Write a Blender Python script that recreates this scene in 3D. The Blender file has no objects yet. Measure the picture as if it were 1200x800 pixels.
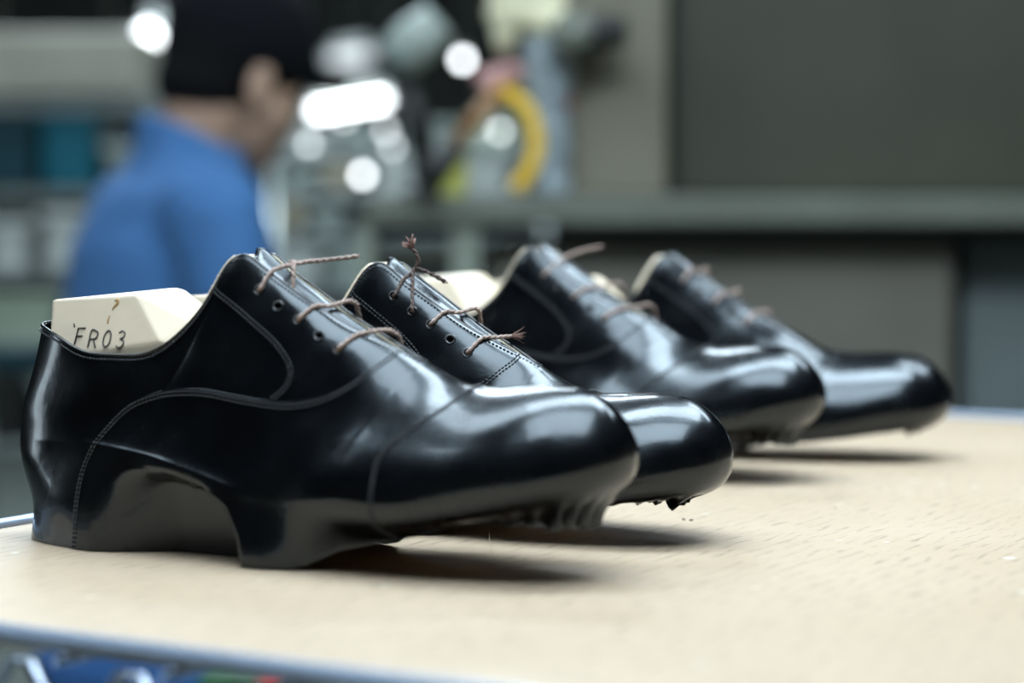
import bpy, bmesh, math, random
import numpy as np
from mathutils import Vector, Matrix, Euler

R = math.radians
ZB = 0.90                     # height of the board's top above the floor
CAMH = 0.15                   # camera above the board
FPX = 2500.0
PIT = math.atan(135/2500)
COL = bpy.context.scene.collection
sc = bpy.context.scene

# ------------------------------------------------------------------ materials
def mat(name, col, rough=0.5, metal=0.0, spec=0.5, coat=0.0, coat_r=0.05, emit=None, es=0.0,
        noise=None, bump=None, alpha=None):
    """noise=(scale, amount) brightness variation; bump=(scale, strength, distance)"""
    m = bpy.data.materials.new(name); m.use_nodes = True
    nt = m.node_tree; n = nt.nodes; b = n['Principled BSDF']
    b.inputs['Base Color'].default_value = (*col, 1)
    b.inputs['Roughness'].default_value = rough
    b.inputs['Metallic'].default_value = metal
    b.inputs['Specular IOR Level'].default_value = spec
    b.inputs['Coat Weight'].default_value = coat
    b.inputs['Coat Roughness'].default_value = coat_r
    if emit:
        b.inputs['Emission Color'].default_value = (*emit, 1)
        b.inputs['Emission Strength'].default_value = es
    tc = n.new('ShaderNodeTexCoord')
    if noise:
        t = n.new('ShaderNodeTexNoise'); t.inputs['Scale'].default_value = noise[0]
        t.inputs['Detail'].default_value = 4
        nt.links.new(tc.outputs['Object'], t.inputs['Vector'])
        r = n.new('ShaderNodeMapRange'); r.inputs['From Min'].default_value = .3; r.inputs['From Max'].default_value = .7
        r.inputs['To Min'].default_value = 1-noise[1]; r.inputs['To Max'].default_value = 1+noise[1]
        nt.links.new(t.outputs['Fac'], r.inputs['Value'])
        mx = n.new('ShaderNodeVectorMath'); mx.operation = 'SCALE'
        mx.inputs[0].default_value = col
        nt.links.new(r.outputs['Result'], mx.inputs['Scale'])
        nt.links.new(mx.outputs['Vector'], b.inputs['Base Color'])
    if bump:
        t = n.new('ShaderNodeTexNoise'); t.inputs['Scale'].default_value = bump[0]
        t.inputs['Detail'].default_value = 3
        nt.links.new(tc.outputs['Object'], t.inputs['Vector'])
        bp = n.new('ShaderNodeBump'); bp.inputs['Strength'].default_value = bump[1]
        bp.inputs['Distance'].default_value = bump[2]
        nt.links.new(t.outputs['Fac'], bp.inputs['Height'])
        nt.links.new(bp.outputs['Normal'], b.inputs['Normal'])
    return m

def leather_material():
    m = mat('polished_black_leather', (.002, .0024, .0034), .2, spec=.5, coat=.32, coat_r=.09)
    nt = m.node_tree; n = nt.nodes; b = n['Principled BSDF']; tc = n.new('ShaderNodeTexCoord')
    b.inputs['Specular Tint'].default_value = (.78, .91, 1, 1); b.inputs['Coat Tint'].default_value = (1, 1, 1, 1)
    # smeared polish: patches of slightly different roughness, fine dust specks, a faint grain
    t = n.new('ShaderNodeTexNoise'); t.inputs['Scale'].default_value = 38; t.inputs['Detail'].default_value = 5
    nt.links.new(tc.outputs['Object'], t.inputs['Vector'])
    r = n.new('ShaderNodeMapRange'); r.inputs['From Min'].default_value = .35; r.inputs['From Max'].default_value = .7
    r.inputs['To Min'].default_value = .18; r.inputs['To Max'].default_value = .30
    nt.links.new(t.outputs['Fac'], r.inputs['Value']); nt.links.new(r.outputs['Result'], b.inputs['Roughness'])
    v = n.new('ShaderNodeTexNoise'); v.inputs['Scale'].default_value = 900; v.inputs['Detail'].default_value = 2
    nt.links.new(tc.outputs['Object'], v.inputs['Vector'])
    rr = n.new('ShaderNodeMapRange'); rr.inputs['From Min'].default_value = .76; rr.inputs['From Max'].default_value = .84
    rr.inputs['To Min'].default_value = 0; rr.inputs['To Max'].default_value = .10
    nt.links.new(v.outputs['Fac'], rr.inputs['Value'])
    mx = n.new('ShaderNodeMix'); mx.data_type = 'RGBA'
    mx.inputs['A'].default_value = (.002, .0024, .0034, 1); mx.inputs['B'].default_value = (.35, .36, .36, 1)
    nt.links.new(rr.outputs['Result'], mx.inputs['Factor']); nt.links.new(mx.outputs['Result'], b.inputs['Base Color'])
    g = n.new('ShaderNodeTexNoise'); g.inputs['Scale'].default_value = 55; g.inputs['Detail'].default_value = 4
    nt.links.new(tc.outputs['Object'], g.inputs['Vector'])
    bp = n.new('ShaderNodeBump'); bp.inputs['Strength'].default_value = .22; bp.inputs['Distance'].default_value = .002
    nt.links.new(g.outputs['Fac'], bp.inputs['Height']); nt.links.new(bp.outputs['Normal'], b.inputs['Normal'])
    return m

def board_material():
    m = bpy.data.materials.new('pale_board'); m.use_nodes = True
    nt = m.node_tree; n = nt.nodes; b = n['Principled BSDF']; L = nt.links.new
    tc = n.new('ShaderNodeTexCoord')
    mp = n.new('ShaderNodeMapping'); mp.inputs['Scale'].default_value = (55, 420, 10)   # streaks run along local X
    L(tc.outputs['Object'], mp.inputs['Vector'])
    t = n.new('ShaderNodeTexNoise'); t.inputs['Scale'].default_value = 1; t.inputs['Detail'].default_value = 3
    L(mp.outputs['Vector'], t.inputs['Vector'])
    r = n.new('ShaderNodeMapRange'); r.inputs['From Min'].default_value = .50; r.inputs['From Max'].default_value = .68
    L(t.outputs['Fac'], r.inputs['Value'])
    # rows of grain: stripes across local Y
    w = n.new('ShaderNodeTexWave'); w.wave_type = 'BANDS'; w.bands_direction = 'Y'
    w.inputs['Scale'].default_value = 36; w.inputs['Distortion'].default_value = 1.5; w.inputs['Detail'].default_value = 2
    w.inputs['Detail Scale'].default_value = .6
    L(tc.outputs['Object'], w.inputs['Vector'])
    mu = n.new('ShaderNodeMath'); mu.operation = 'MULTIPLY'
    L(r.outputs['Result'], mu.inputs[0]); L(w.outputs['Fac'], mu.inputs[1])
    big = n.new('ShaderNodeTexNoise'); big.inputs['Scale'].default_value = 9; big.inputs['Detail'].default_value = 4
    L(tc.outputs['Object'], big.inputs['Vector'])
    mixa = n.new('ShaderNodeMix'); mixa.data_type = 'RGBA'
    mixa.inputs['A'].default_value = (.40, .305, .205, 1); mixa.inputs['B'].default_value = (.50, .395, .29, 1)
    L(big.outputs['Fac'], mixa.inputs['Factor'])
    mixb = n.new('ShaderNodeMix'); mixb.data_type = 'RGBA'
    mixb.inputs['B'].default_value = (.20, .155, .11, 1)
    L(mixa.outputs['Result'], mixb.inputs['A'])
    ml = n.new('ShaderNodeMath'); ml.operation = 'MULTIPLY'; ml.inputs[1].default_value = .72
    L(mu.outputs[0], ml.inputs[0]); L(ml.outputs[0], mixb.inputs['Factor'])
    # pale scuffs
    sp = n.new('ShaderNodeTexNoise'); sp.inputs['Scale'].default_value = 60; sp.inputs['Detail'].default_value = 1
    L(tc.outputs['Object'], sp.inputs['Vector'])
    rs = n.new('ShaderNodeMapRange'); rs.inputs['From Min'].default_value = .72; rs.inputs['From Max'].default_value = .8
    rs.inputs['To Max'].default_value = .6
    L(sp.outputs['Fac'], rs.inputs['Value'])
    mixc = n.new('ShaderNodeMix'); mixc.data_type = 'RGBA'; mixc.inputs['B'].default_value = (.8, .8, .76, 1)
    L(mixb.outputs['Result'], mixc.inputs['A']); L(rs.outputs['Result'], mixc.inputs['Factor'])
    L(mixc.outputs['Result'], b.inputs['Base Color'])
    b.inputs['Roughness'].default_value = .5; b.inputs['Specular IOR Level'].default_value = .3
    bp = n.new('ShaderNodeBump'); bp.inputs['Strength'].default_value = .25; bp.inputs['Distance'].default_value = .0006
    bp.invert = True
    L(mu.outputs[0], bp.inputs['Height']); L(bp.outputs['Normal'], b.inputs['Normal'])
    return m

M = {}
M['leather'] = leather_material()
M['stitch'] = mat('waxed_black_thread', (.035, .038, .045), .35, bump=(900, .3, .0003))
M['edge'] = mat('black_edge', (.006, .006, .007), .25, coat=.3)
M['lining'] = mat('cream_lining', (.62, .57, .42), .6, noise=(60, .08))
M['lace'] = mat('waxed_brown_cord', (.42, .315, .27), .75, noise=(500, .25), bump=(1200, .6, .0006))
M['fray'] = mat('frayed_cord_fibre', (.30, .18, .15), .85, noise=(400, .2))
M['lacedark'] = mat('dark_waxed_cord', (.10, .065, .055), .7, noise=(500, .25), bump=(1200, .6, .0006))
M['last'] = mat('cream_plastic', (.78, .66, .50), .38, spec=.4, noise=(35, .05), bump=(260, .12, .0006))
M['ink'] = mat('stamped_dark_ink', (.06, .05, .045), .7, noise=(700, .5))
M['stain'] = mat('dried_glue_stain', (.46, .29, .10), .5, noise=(300, .3))
M['board'] = board_material()
M['chrome'] = mat('chrome_wire', (.66, .74, .86), .27, metal=1, bump=(90, .06, .001))
M['rim'] = mat('blue_grey_steel_rim', (.46, .56, .72), .38, metal=.55, bump=(90, .06, .001))
M['debris'] = mat('dark_leather_crumb', (.05, .04, .035), .8, noise=(900, .4))
M['orange'] = mat('orange_crumb', (.7, .2, .06), .7, noise=(900, .2))
M['hair'] = mat('loose_fibre', (.42, .32, .22), .8, noise=(900, .2))

# ------------------------------------------------------------------ object helpers
def link(o, parent=None):
    COL.objects.link(o)
    if parent is not None: o.parent = parent
    return o
def tag(o, label=None, cat=None, group=None, kind=None):
    if label: o['label'] = label
    if cat: o['category'] = cat
    if group: o['group'] = group
    if kind: o['kind'] = kind
    return o
def empty(name, loc=(0, 0, 0), rotz=0.0, label=None, cat=None, group=None):
    o = bpy.data.objects.new(name, None); o.empty_display_size = .05
    o.location = loc; o.rotation_euler = (0, 0, rotz)
    link(o); return tag(o, label, cat, group)
def mesh_obj(name, verts, faces, m, parent=None, smooth=True, normals=None, loc=None):
    me = bpy.data.meshes.new(name)
    me.from_pydata([tuple(map(float, v)) for v in verts], [], [tuple(int(i) for i in f) for f in faces])
    me.materials.append(m)
    if smooth: me.polygons.foreach_set('use_smooth', [True]*len(me.polygons))
    me.update()
    if normals is not None:
        me.normals_split_custom_set_from_vertices([tuple(map(float, v)) for v in normals])
    o = bpy.data.objects.new(name, me)
    if loc is not None: o.location = loc
    return link(o, parent)
def bm_obj(name, bm, m, parent=None, smooth=False, loc=None, rotz=None):
    bmesh.ops.recalc_face_normals(bm, faces=bm.faces)
    me = bpy.data.meshes.new(name); bm.to_mesh(me); bm.free()
    me.materials.append(m)
    me.polygons.foreach_set('use_smooth', [smooth]*len(me.polygons))
    o = bpy.data.objects.new(name, me)
    if loc is not None: o.location = loc
    if rotz is not None: o.rotation_euler = (0, 0, rotz)
    return link(o, parent)
def add_box(bm, c, s, bev=0.0, rot=None, seg=2):
    mt = Matrix.Translation(c)
    if rot is not None: mt = mt @ Euler(rot).to_matrix().to_4x4()
    g = bmesh.ops.create_cube(bm, size=1, matrix=mt @ Matrix.Diagonal((s[0], s[1], s[2], 1)))
    if bev > 0:
        ed = list({e for v in g['verts'] for e in v.link_edges})
        bmesh.ops.bevel(bm, geom=ed, offset=bev, segments=seg, affect='EDGES', profile=.5)
def tube_arrays(path, rad, seg=8, caps=True):
    """path: list of points, rad: number or list"""
    P = [Vector(p) for p in path]; n = len(P)
    rr = rad if isinstance(rad, (list, tuple)) else [rad]*n
    V, Fs = [], []
    up = None
    for i, p in enumerate(P):
        d = (P[min(i+1, n-1)]-P[max(i-1, 0)])
        if d.length < 1e-9: d = Vector((0, 0, 1))
        d.normalize()
        if up is None:
            a = Vector((0, 0, 1)) if abs(d.z) < .9 else Vector((1, 0, 0))
            up = (a-d*a.dot(d)).normalized()
        else:
            up = (up-d*up.dot(d))
            up = up.normalized() if up.length > 1e-6 else Vector((1, 0, 0))
        s = d.cross(up)
        for k in range(seg):
            a = 2*math.pi*k/seg
            V.append(p+(up*math.cos(a)+s*math.sin(a))*rr[i])
    for i in range(n-1):
        for k in range(seg):
            k2 = (k+1) % seg
            Fs.append((i*seg+k, i*seg+k2, (i+1)*seg+k2, (i+1)*seg+k))
    if caps:
        V.append(P[0]); V.append(P[-1]); a, b = len(V)-2, len(V)-1
        for k in range(seg):
            k2 = (k+1) % seg
            Fs.append((a, k2, k)); Fs.append((b, (n-1)*seg+k, (n-1)*seg+k2))
    return V, Fs
class MB:
    def __init__(s): s.V = []; s.F = []
    def add(s, V, F):
        o = len(s.V); s.V += list(V); s.F += [tuple(i+o for i in f) for f in F]; return s
    def tube(s, path, rad, seg=8): return s.add(*tube_arrays(path, rad, seg))
    def build(s, name, m, parent=None, smooth=True, loc=None): return mesh_obj(name, s.V, s.F, m, parent, smooth, loc=loc)
def catmull(pts, n=8, closed=False):
    P = [Vector(p) for p in pts]; out = []
    N = len(P)
    for i in range(N if closed else N-1):
        if closed: a, b, c, d = P[i-1], P[i], P[(i+1) % N], P[(i+2) % N]
        else:
            a = P[i-1] if i > 0 else P[0]*2-P[1]
            b, c = P[i], P[i+1]
            d = P[i+2] if i+2 < N else P[-1]*2-P[-2]
        for k in range(n):
            t = k/n
            out.append(.5*((2*b)+(c-a)*t+(2*a-5*b+4*c-d)*t*t+(3*b-a-3*c+d)*t**3))
    if not closed: out.append(P[-1])
    return out
def lathe(name, prof, m, parent=None, seg=32, loc=None, smooth=True):
    V, Fs = [], []
    for (r, z) in prof:
        for k in range(seg):
            a = 2*math.pi*k/seg; V.append((r*math.cos(a), r*math.sin(a), z))
    for i in range(len(prof)-1):
        for k in range(seg):
            k2 = (k+1) % seg; Fs.append((i*seg+k, i*seg+k2, (i+1)*seg+k2, (i+1)*seg+k))
    return mesh_obj(name, V, Fs, m, parent, smooth, loc=loc)

def W(px, py, d):
    """world point seen at pixel (px,py), d metres in front of the camera along +Y (floor at 0)"""
    u = (px-600)/FPX; v = (400-py)/FPX; c, s = math.cos(PIT), math.sin(PIT)
    y = c+v*s; z = -s+v*c; t = d/y
    return Vector((u*t, d, ZB+CAMH+z*t))

# ------------------------------------------------------------------ the shoe upper
def smoothstep(x): x = np.clip(x, 0, 1); return x*x*(3-2*x)
def pchip(x, Y, q):
    x = np.asarray(x, float); Y = np.asarray(Y, float); h = np.diff(x); d = (np.diff(Y, axis=0).T/h).T
    n = len(x); D = np.zeros_like(Y)
    for i in range(1, n-1):
        a, b = d[i-1], d[i]
        w1, w2 = 2*h[i]+h[i-1], h[i]+2*h[i-1]
        with np.errstate(divide='ignore', invalid='ignore'):
            hm = (w1+w2)/(w1/a+w2/b)
        D[i] = np.where(a*b > 0, hm, 0)
    D[0], D[-1] = d[0], d[-1]
    k = np.clip(np.searchsorted(x, q, side='right')-1, 0, n-2)
    t = ((q-x[k])/h[k])[:, None]; hh = h[k][:, None]
    return (Y[k]*(1+2*t)*(1-t)**2+D[k]*hh*t*(1-t)**2+Y[k+1]*t*t*(3-2*t)+D[k+1]*hh*t*t*(t-1))

# feather point F, control offset p1, top target T, control offset p2 (mm, outer side positive y)
ROWS = [
 # F                p1            T               p2
 ((321,  0, 41), (14,  0, 14), (296, 0, 79.5), (20,  0,  2)),
 ((314, 17, 40), (12,  7, 14), (293, 0, 79.5), (10, 11,  1)),
 ((300, 29, 38), ( 8, 11, 14), (287, 0, 80),   ( 4, 18,  .5)),
 ((279, 37, 34), ( 3, 11, 14), (276, 0, 79.5), ( 1, 22,  0)),
 ((252, 42, 29), ( 0, 10, 15), (257, 0, 78),   ( 0, 23, -1)),
 ((225, 44, 26), ( 0,  9, 17), (241, 0, 81),   ( 0, 21, -2)),
 ((200, 43.5, 27), ( 0,  6, 17), (224, 0, 89.5), ( 0, 21, -5)),
 ((175, 42, 29), ( 0,  0, 14), (206, 4.5, 98),( 0, 21, -9)),
 ((152, 41, 33), ( 0, -5, 9), (186, 8, 107), ( 0, 22, -10)),
 ((130, 39, 39), ( 0, -7, 6), (165, 9.5, 119.5),(-1, 20,-12)),
 ((112, 38, 43), ( 0, -7, 6), (146, 10, 131),(-3, 17,-13)),
 ((102, 37, 45), (-1, -7, 6), (136, 11, 138.5), (-5, 14,-15)),
 (( 94, 36.5, 46), (-1, -7, 6), (129, 15, 132), (-3,  10,-22)),
 (( 86, 36, 47), (-1, -6, 6), (123, 19, 118), (-2,  7,-26)),
 (( 76, 35, 48), (-1, -5, 6), (112, 23.5, 103),(0,  6,-22)),
 (( 60, 33.5, 49), (-1, -4, 7), ( 88, 26.5, 90),( 0,  6,-17)),
 (( 42, 31.5, 49), (-1, -3, 8), ( 60, 26.5, 90),( 0,  5,-15)),
 (( 22, 26.5, 49), (-1, -1, 9), ( 36, 22, 98),  (-1,  4,-19)),
 ((  6, 16, 49), ( 0,  0, 10), ( 18, 12.5,102),(-3,  3,-22)),
 ((  0,  0, 49), ( 1,  0, 10), ( 11,  0, 103), (-6,  0,-24)),
]
VAMP = [(55, -30), (56, 5), (59, 33), (64, 46), (72, 57), (83, 67), (95, 72.5), (110, 75.5), (128, 76), (150, 73.5), (172, 72),
        (188, 75), (200, 82), (207, 89), (211, 95), (213, 110)]
FACE = [(121, 124), (124, 119), (133, 113.5), (145, 106), (157, 98), (165, 91), (169, 85.5), (168.5, 80), (164, 75.5), (158, 71), (156, 60)]

def field_poly(X, Z, line, extra):
    """signed distance to a smooth line in the side view, positive inside the region closed by extra"""
    cp = catmull([(a, b, 0) for a, b in line], 6)
    L = np.array([(p.x, p.y) for p in cp])
    d = np.full(X.shape, 1e9)
    for a, b in zip(L[:-1], L[1:]):
        e = b-a; t = np.clip(((X-a[0])*e[0]+(Z-a[1])*e[1])/(e@e), 0, 1)
        d = np.minimum(d, np.hypot(X-a[0]-t*e[0], Z-a[1]-t*e[1]))
    poly = np.vstack([L, np.array(extra, float)]); ins = np.zeros(X.shape, bool)
    for a, b in zip(poly, np.roll(poly, -1, axis=0)):
        c = (a[1] > Z) != (b[1] > Z)
        if abs(b[1]-a[1]) < 1e-9: continue
        ins ^= c & (X < (b[0]-a[0])*(Z-a[1])/(b[1]-a[1])+a[0])
    return np.where(ins, d, -d)

def clip(A, faces, s):
    """keep the part of the polygons where column s of A is positive"""
    out = []; rows = []; cache = {}; n = len(A)
    sv = A[:, s]; pos = sv > 0
    for f in faces:
        k = [pos[i] for i in f]
        if all(k): out.append(tuple(f)); continue
        if not any(k): continue
        g = []
        for a, b in zip(f, f[1:]+f[:1]):
            if pos[a]: g.append(a)
            if pos[a] != pos[b]:
                key = (a, b) if a < b else (b, a)
                if key not in cache:
                    i, j = key; t = sv[i]/(sv[i]-sv[j])
                    if t < .02: t = .02
                    if t > .98: t = .98
                    cache[key] = n+len(rows); rows.append(A[i]*(1-t)+A[j]*t)
                g.append(cache[key])
        if len(g) >= 3: out.append(tuple(g))
    A2 = np.vstack([A, np.array(rows)]) if rows else A
    used = sorted({i for f in out for i in f}); mp = {u: i for i, u in enumerate(used)}
    if not used: return A2[:0], []
    return A2[used], [tuple(mp[i] for i in f) for f in out]

def isolines(A, faces, s, level, masks=()):
    """chains of points where column s equals level (masks: columns that must be > 0)"""
    sv = A[:, s]-level; ok = np.ones(len(A), bool)
    for mk, lo in masks: ok &= A[:, mk] > lo
    adj = {}; pt = {}
    for f in faces:
        if not all(ok[i] for i in f): continue
        cr = []
        for a, b in zip(f, f[1:]+f[:1]):
            if (sv[a] > 0) != (sv[b] > 0):
                key = (a, b) if a < b else (b, a)
                if key not in pt:
                    i, j = key; t = sv[i]/(sv[i]-sv[j]); pt[key] = A[i]*(1-t)+A[j]*t
                cr.append(key)
        if len(cr) == 2:
            adj.setdefault(cr[0], []).append(cr[1]); adj.setdefault(cr[1], []).append(cr[0])
    seen = set(); chains = []
    for st in sorted(adj, key=lambda k: len(adj[k])):
        if st in seen: continue
        ch = [st]; seen.add(st); cur = st
        while True:
            nx = [k for k in adj[cur] if k not in seen]
            if not nx: break
            cur = nx[0]; seen.add(cur); ch.append(cur)
        if len(ch) > 3: chains.append(np.array([pt[k] for k in ch]))
    return chains

def shell(name, A, faces, off, th, m, parent, lift=None):
    """outer skin with exact normals + rim + inner skin; A columns 0-2 position, 3-5 normal (metres)"""
    P = A[:, :3]; N = A[:, 3:6]/np.linalg.norm(A[:, 3:6], axis=1)[:, None]
    O = P+N*off; I = P+N*(off-th); n = len(P)
    V = [*O, *I]; NN = [*N, *(-N)]
    Fs = [tuple(f) for f in faces]+[tuple(i+n for i in reversed(f)) for f in faces]
    cnt = {}
    for f in faces:
        for a, b in zip(f, f[1:]+f[:1]): cnt[(a, b)] = 1
    bd = [(a, b) for (a, b) in cnt if (b, a) not in cnt]
    # outward (sideways) direction at every border vertex
    side = np.zeros((n, 3))
    for a, b in bd:
        e = P[b]-P[a]; s = np.cross(e, N[a]); l = np.linalg.norm(s)
        if l > 1e-12: side[a] += s/l; side[b] += s/l
    mp = {}
    for a, b in bd:
        for i in (a, b):
            if i not in mp:
                s = side[i]; l = np.linalg.norm(s); s = s/l if l > 1e-9 else N[i]
                k0 = len(V)
                # rounded cut edge: four rings
                for (dn, ds, nn) in ((0, 0, N[i]*1.0+s*.35), (-.22, .12, N[i]*.5+s), (-.75, .12, -N[i]*.5+s), (-1, 0, -N[i]*.8+s*.6)):
                    V.append(O[i]+N[i]*dn*th+s*ds*th); NN.append(nn/np.linalg.norm(nn))
                mp[i] = k0
        for r in range(3):
            Fs.append((mp[b]+r, mp[a]+r, mp[a]+r+1, mp[b]+r+1))
    return mesh_obj(name, V, Fs, m, parent, True, normals=NN)

def stitches(mb, pts, nrm, pitch=.0021, length=.0015, rad=.00036, h=.00036, start=0.0):
    pts = np.asarray(pts); nrm = np.asarray(nrm)
    d = np.r_[0, np.cumsum(np.linalg.norm(np.diff(pts, axis=0), axis=1))]
    if d[-1] < pitch*2: return
    s = start+pitch*.5
    def at(q): return np.array([np.interp(q, d, pts[:, k]) for k in range(3)])
    def an(q):
        v = np.array([np.interp(q, d, nrm[:, k]) for k in range(3)]); return v/np.linalg.norm(v)
    while s < d[-1]-pitch*.4:
        a, c, b = at(s-length/2), at(s), at(s+length/2); n = an(s)
        mb.tube([a+n*h*-.6, a*.6+c*.4+n*h*.6, c+n*h, b*.6+c*.4+n*h*.6, b-n*h*.6], [rad*.6, rad, rad*1.05, rad, rad*.6], 5)
        s += pitch

def build_base(seed, mirror, variant, tilt):
    rnd = random.Random(seed)
    rows = np.array([[*f, *p1, *t, *p2] for f, p1, t, p2 in ROWS], float)
    Fp = rows[:, :3]; arc = np.r_[0, np.cumsum(np.linalg.norm(np.diff(Fp, axis=0), axis=1))]
    # finer parameter through averaging F and T spacing so that columns stay even everywhere
    arcT = np.r_[0, np.cumsum(np.linalg.norm(np.diff(rows[:, 6:9], axis=0), axis=1))]
    par = .5*arc+.5*arcT
    NU = 300
    q = np.linspace(0, par[-1], NU+1)
    H = pchip(par, rows, q)
    # mirrored closed loop, smoothed along the outline
    mir = H[1:-1][::-1].copy(); mir[:, [1, 4, 7, 10]] *= -1
    loop = np.vstack([H, mir]); n = len(loop)
    ker = np.exp(-.5*(np.arange(-12, 13)/4.0)**2); ker /= ker.sum()
    sm = np.zeros_like(loop)
    for k, w in zip(range(-12, 13), ker): sm += w*np.roll(loop, k, axis=0)
    # the facing slit must end in a point: keep T.y unsmoothed sign
    sm[:, 7] = np.where((loop[:, 7] == 0), 0, sm[:, 7])
    loop = sm
    F, p1, T, p2 = loop[:, :3], loop[:, 3:6], loop[:, 6:9], loop[:, 9:12]
    # inward direction in plan
    tg = np.roll(F, -1, axis=0)-np.roll(F, 1, axis=0); tg[:, 2] = 0
    tg /= np.linalg.norm(tg, axis=1)[:, None]
    out = np.stack([-tg[:, 1], tg[:, 0], 0*tg[:, 0]], axis=1)
    cen = np.array([150, 0, 0.]); sgn = np.sign(((F-cen)*out).sum(1)); sgn[sgn == 0] = 1
    out *= sgn[:, None]
    # --- skirt below the feather edge
    hx = np.array([[-9, 9.0, 0], [6, 7, 0], [20, 3, 0], [40, -1.5, 0], [60, -4.5, 0], [148, -4, 0], [159, -4.5, 0], [169, -4, 0], [178, -.5, 0], [187, 4, 2], [198, 12, 8],
                   [225, 19, 14], [255, 25, 21], [285, 22, 23], [305, 15, 22], [330, 12, 21.5]], float)
    if variant == 'ragged': hx[-3:, 2] -= (3, 4, 4); hx[-3:, 1] += 4
    if variant == 'tall': hx[8:12, 2] += 4
    inset = np.interp(F[:, 0], hx[:, 0], hx[:, 1]); hz = np.interp(F[:, 0], hx[:, 0], hx[:, 2])
    s_arc = np.r_[0, np.cumsum(np.linalg.norm(np.diff(F, axis=0), axis=1))]
    ph = [rnd.uniform(0, 6.28) for _ in range(10)]
    toe = smoothstep((F[:, 0]-262)/24)
    rag = 1.6*np.sin(s_arc/2.1+ph[0])+1.3*np.sin(s_arc/3.7+ph[1])+.9*np.sin(s_arc/1.1+ph[2])
    hz = hz+toe*rag*(.45 if variant != 'ragged' else 1.1)+np.maximum(F[:, 0], 0)*math.tan(tilt)*1.0
    Hh = F-out*inset[:, None]; Hh[:, 2] = hz
    nS, nW = 40, 92
    vs = np.linspace(0, 1, nS)[:, None, None]; Q0 = Hh[None]; Q3 = F[None]
    wt = np.clip((np.abs(p1[:, 1])+np.maximum(p1[:, 0], 0)-1)/5, 0, 1)*(F[:, 0] > 165)
    Q2 = (F-p1*.42*wt[:, None]-np.array([0, 0, 9.0])*(1-wt)[:, None])[None]; Q1 = (Hh+np.array([0, 0, 1.0])*((F[:, 2]-hz)*.4)[:, None])[None]
    SK = Q0*(1-vs)**3+3*Q1*vs*(1-vs)**2+3*Q2*vs**2*(1-vs)+Q3*vs**3
    # recess of the waist: leather tucked in under the arch edge
    ze = np.array([[60, -5], [66, 6], [68, 37], [86, 39.5], [101, 40], [116, 38], [132, 34], [146, 26], [154.5, 13], [159, -2], [400, -9]], float)
    zed = np.interp(SK[..., 0], ze[:, 0], ze[:, 1], left=-9)
    ramp = smoothstep((SK[..., 0]-66)/44)
    dep = (9.0+13.0*np.clip(1-SK[..., 2]/42, 0, 1))*ramp*smoothstep((zed-SK[..., 2])/(6.0+26*(1-ramp)))
    SK = SK-out[None]*dep[..., None]
    # pleats gathered under the toe
    pl = 2.1*np.sin(s_arc/1.75+ph[3]+1.2*np.sin(s_arc/9+ph[4]))+.9*np.sin(s_arc/3.1+ph[5])
    SK = SK+out[None]*(smoothstep((1-vs[:, :, 0]*.98))*(toe*pl)[None])[..., None]
    vw = np.linspace(0, 1, nW)[1:, None, None]
    P0, P1, P2, P3 = F[None], (F+p1)[None], (T+p2)[None], T[None]
    WL = P0*(1-vw)**3+3*P1*vw*(1-vw)**2+3*P2*vw**2*(1-vw)+P3*vw**3
    G = np.concatenate([SK, WL], axis=0)             # (rows, columns, 3)
    kk = np.exp(-.5*(np.arange(-4, 5)/1.6)**2); kk /= kk.sum(); G0 = G.copy()
    for r_ in range(nS-8, nS+9): G[r_] = sum(w_*G0[r_+o_] for o_, w_ in zip(range(-4, 5), kk))
    # gentle unevenness of leather pulled over the last
    fade = np.clip(1-np.abs(G[..., 1])/5, 0, 1)
    wob = (.22*np.sin(G[..., 0]/13+G[..., 2]/9+ph[6])+.16*np.sin(G[..., 0]/7.3-G[..., 2]/6+ph[7])
           + .12*np.sin(G[..., 2]/5+ph[8]+G[..., 0]/31))
    heel = smoothstep((70-G[..., 0])/50)*smoothstep((70-G[..., 2])/20)
    wob = wob+heel*.85*np.sin(G[..., 2]/6.5+G[..., 0]/17+ph[9])
    G = G+out[None]*(wob*(1-fade))[..., None]
    # slight inward swing of the forepart
    sw = 5.0*smoothstep((G[..., 0]-150)/170)
    G[..., 1] += sw
    if mirror: G[..., 1] *= -1
    return G, F, T

def grid_mesh(G, mirror, T, swing=True):
    nv, nu, _ = G.shape
    idx = np.arange(nv*nu).reshape(nv, nu)
    # weld the two halves along the ridge
    top = idx[-1].copy()
    for i in range(nu):
        j = (-i) % nu
        if abs(T[i, 1]) < .02: top[i] = min(idx[-1, i], idx[-1, j])
    idx[-1] = top
    faces = []
    for v in range(nv-1):
        for u in range(nu):
            u2 = (u+1) % nu
            f = [idx[v, u], idx[v, u2], idx[v+1, u2], idx[v+1, u]]
            g = []
            for k in f:
                if k not in g: g.append(k)
            if len(g) >= 3: faces.append(tuple(int(k) for k in (g if not mirror else g[::-1])))
    P = G.reshape(-1, 3)
    # vertex normals
    N = np.zeros_like(P)
    for f in faces:
        a, b, c = P[f[0]], P[f[1]], P[f[2]]
        if len(f) == 4: nn = np.cross(P[f[2]]-P[f[0]], P[f[3]]-P[f[1]])
        else: nn = np.cross(b-a, c-a)
        for k in f: N[k] += nn
    l = np.linalg.norm(N, axis=1); l[l == 0] = 1; N /= l[:, None]
    mid = (P[:, 0] > 40) & (P[:, 2] < 70) & (P[:, 2] > 50)
    if (N[mid, 1]*np.sign(P[mid, 1])).sum() < 0:
        N *= -1; faces = [f[::-1] for f in faces]
    return P, N, faces

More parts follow.
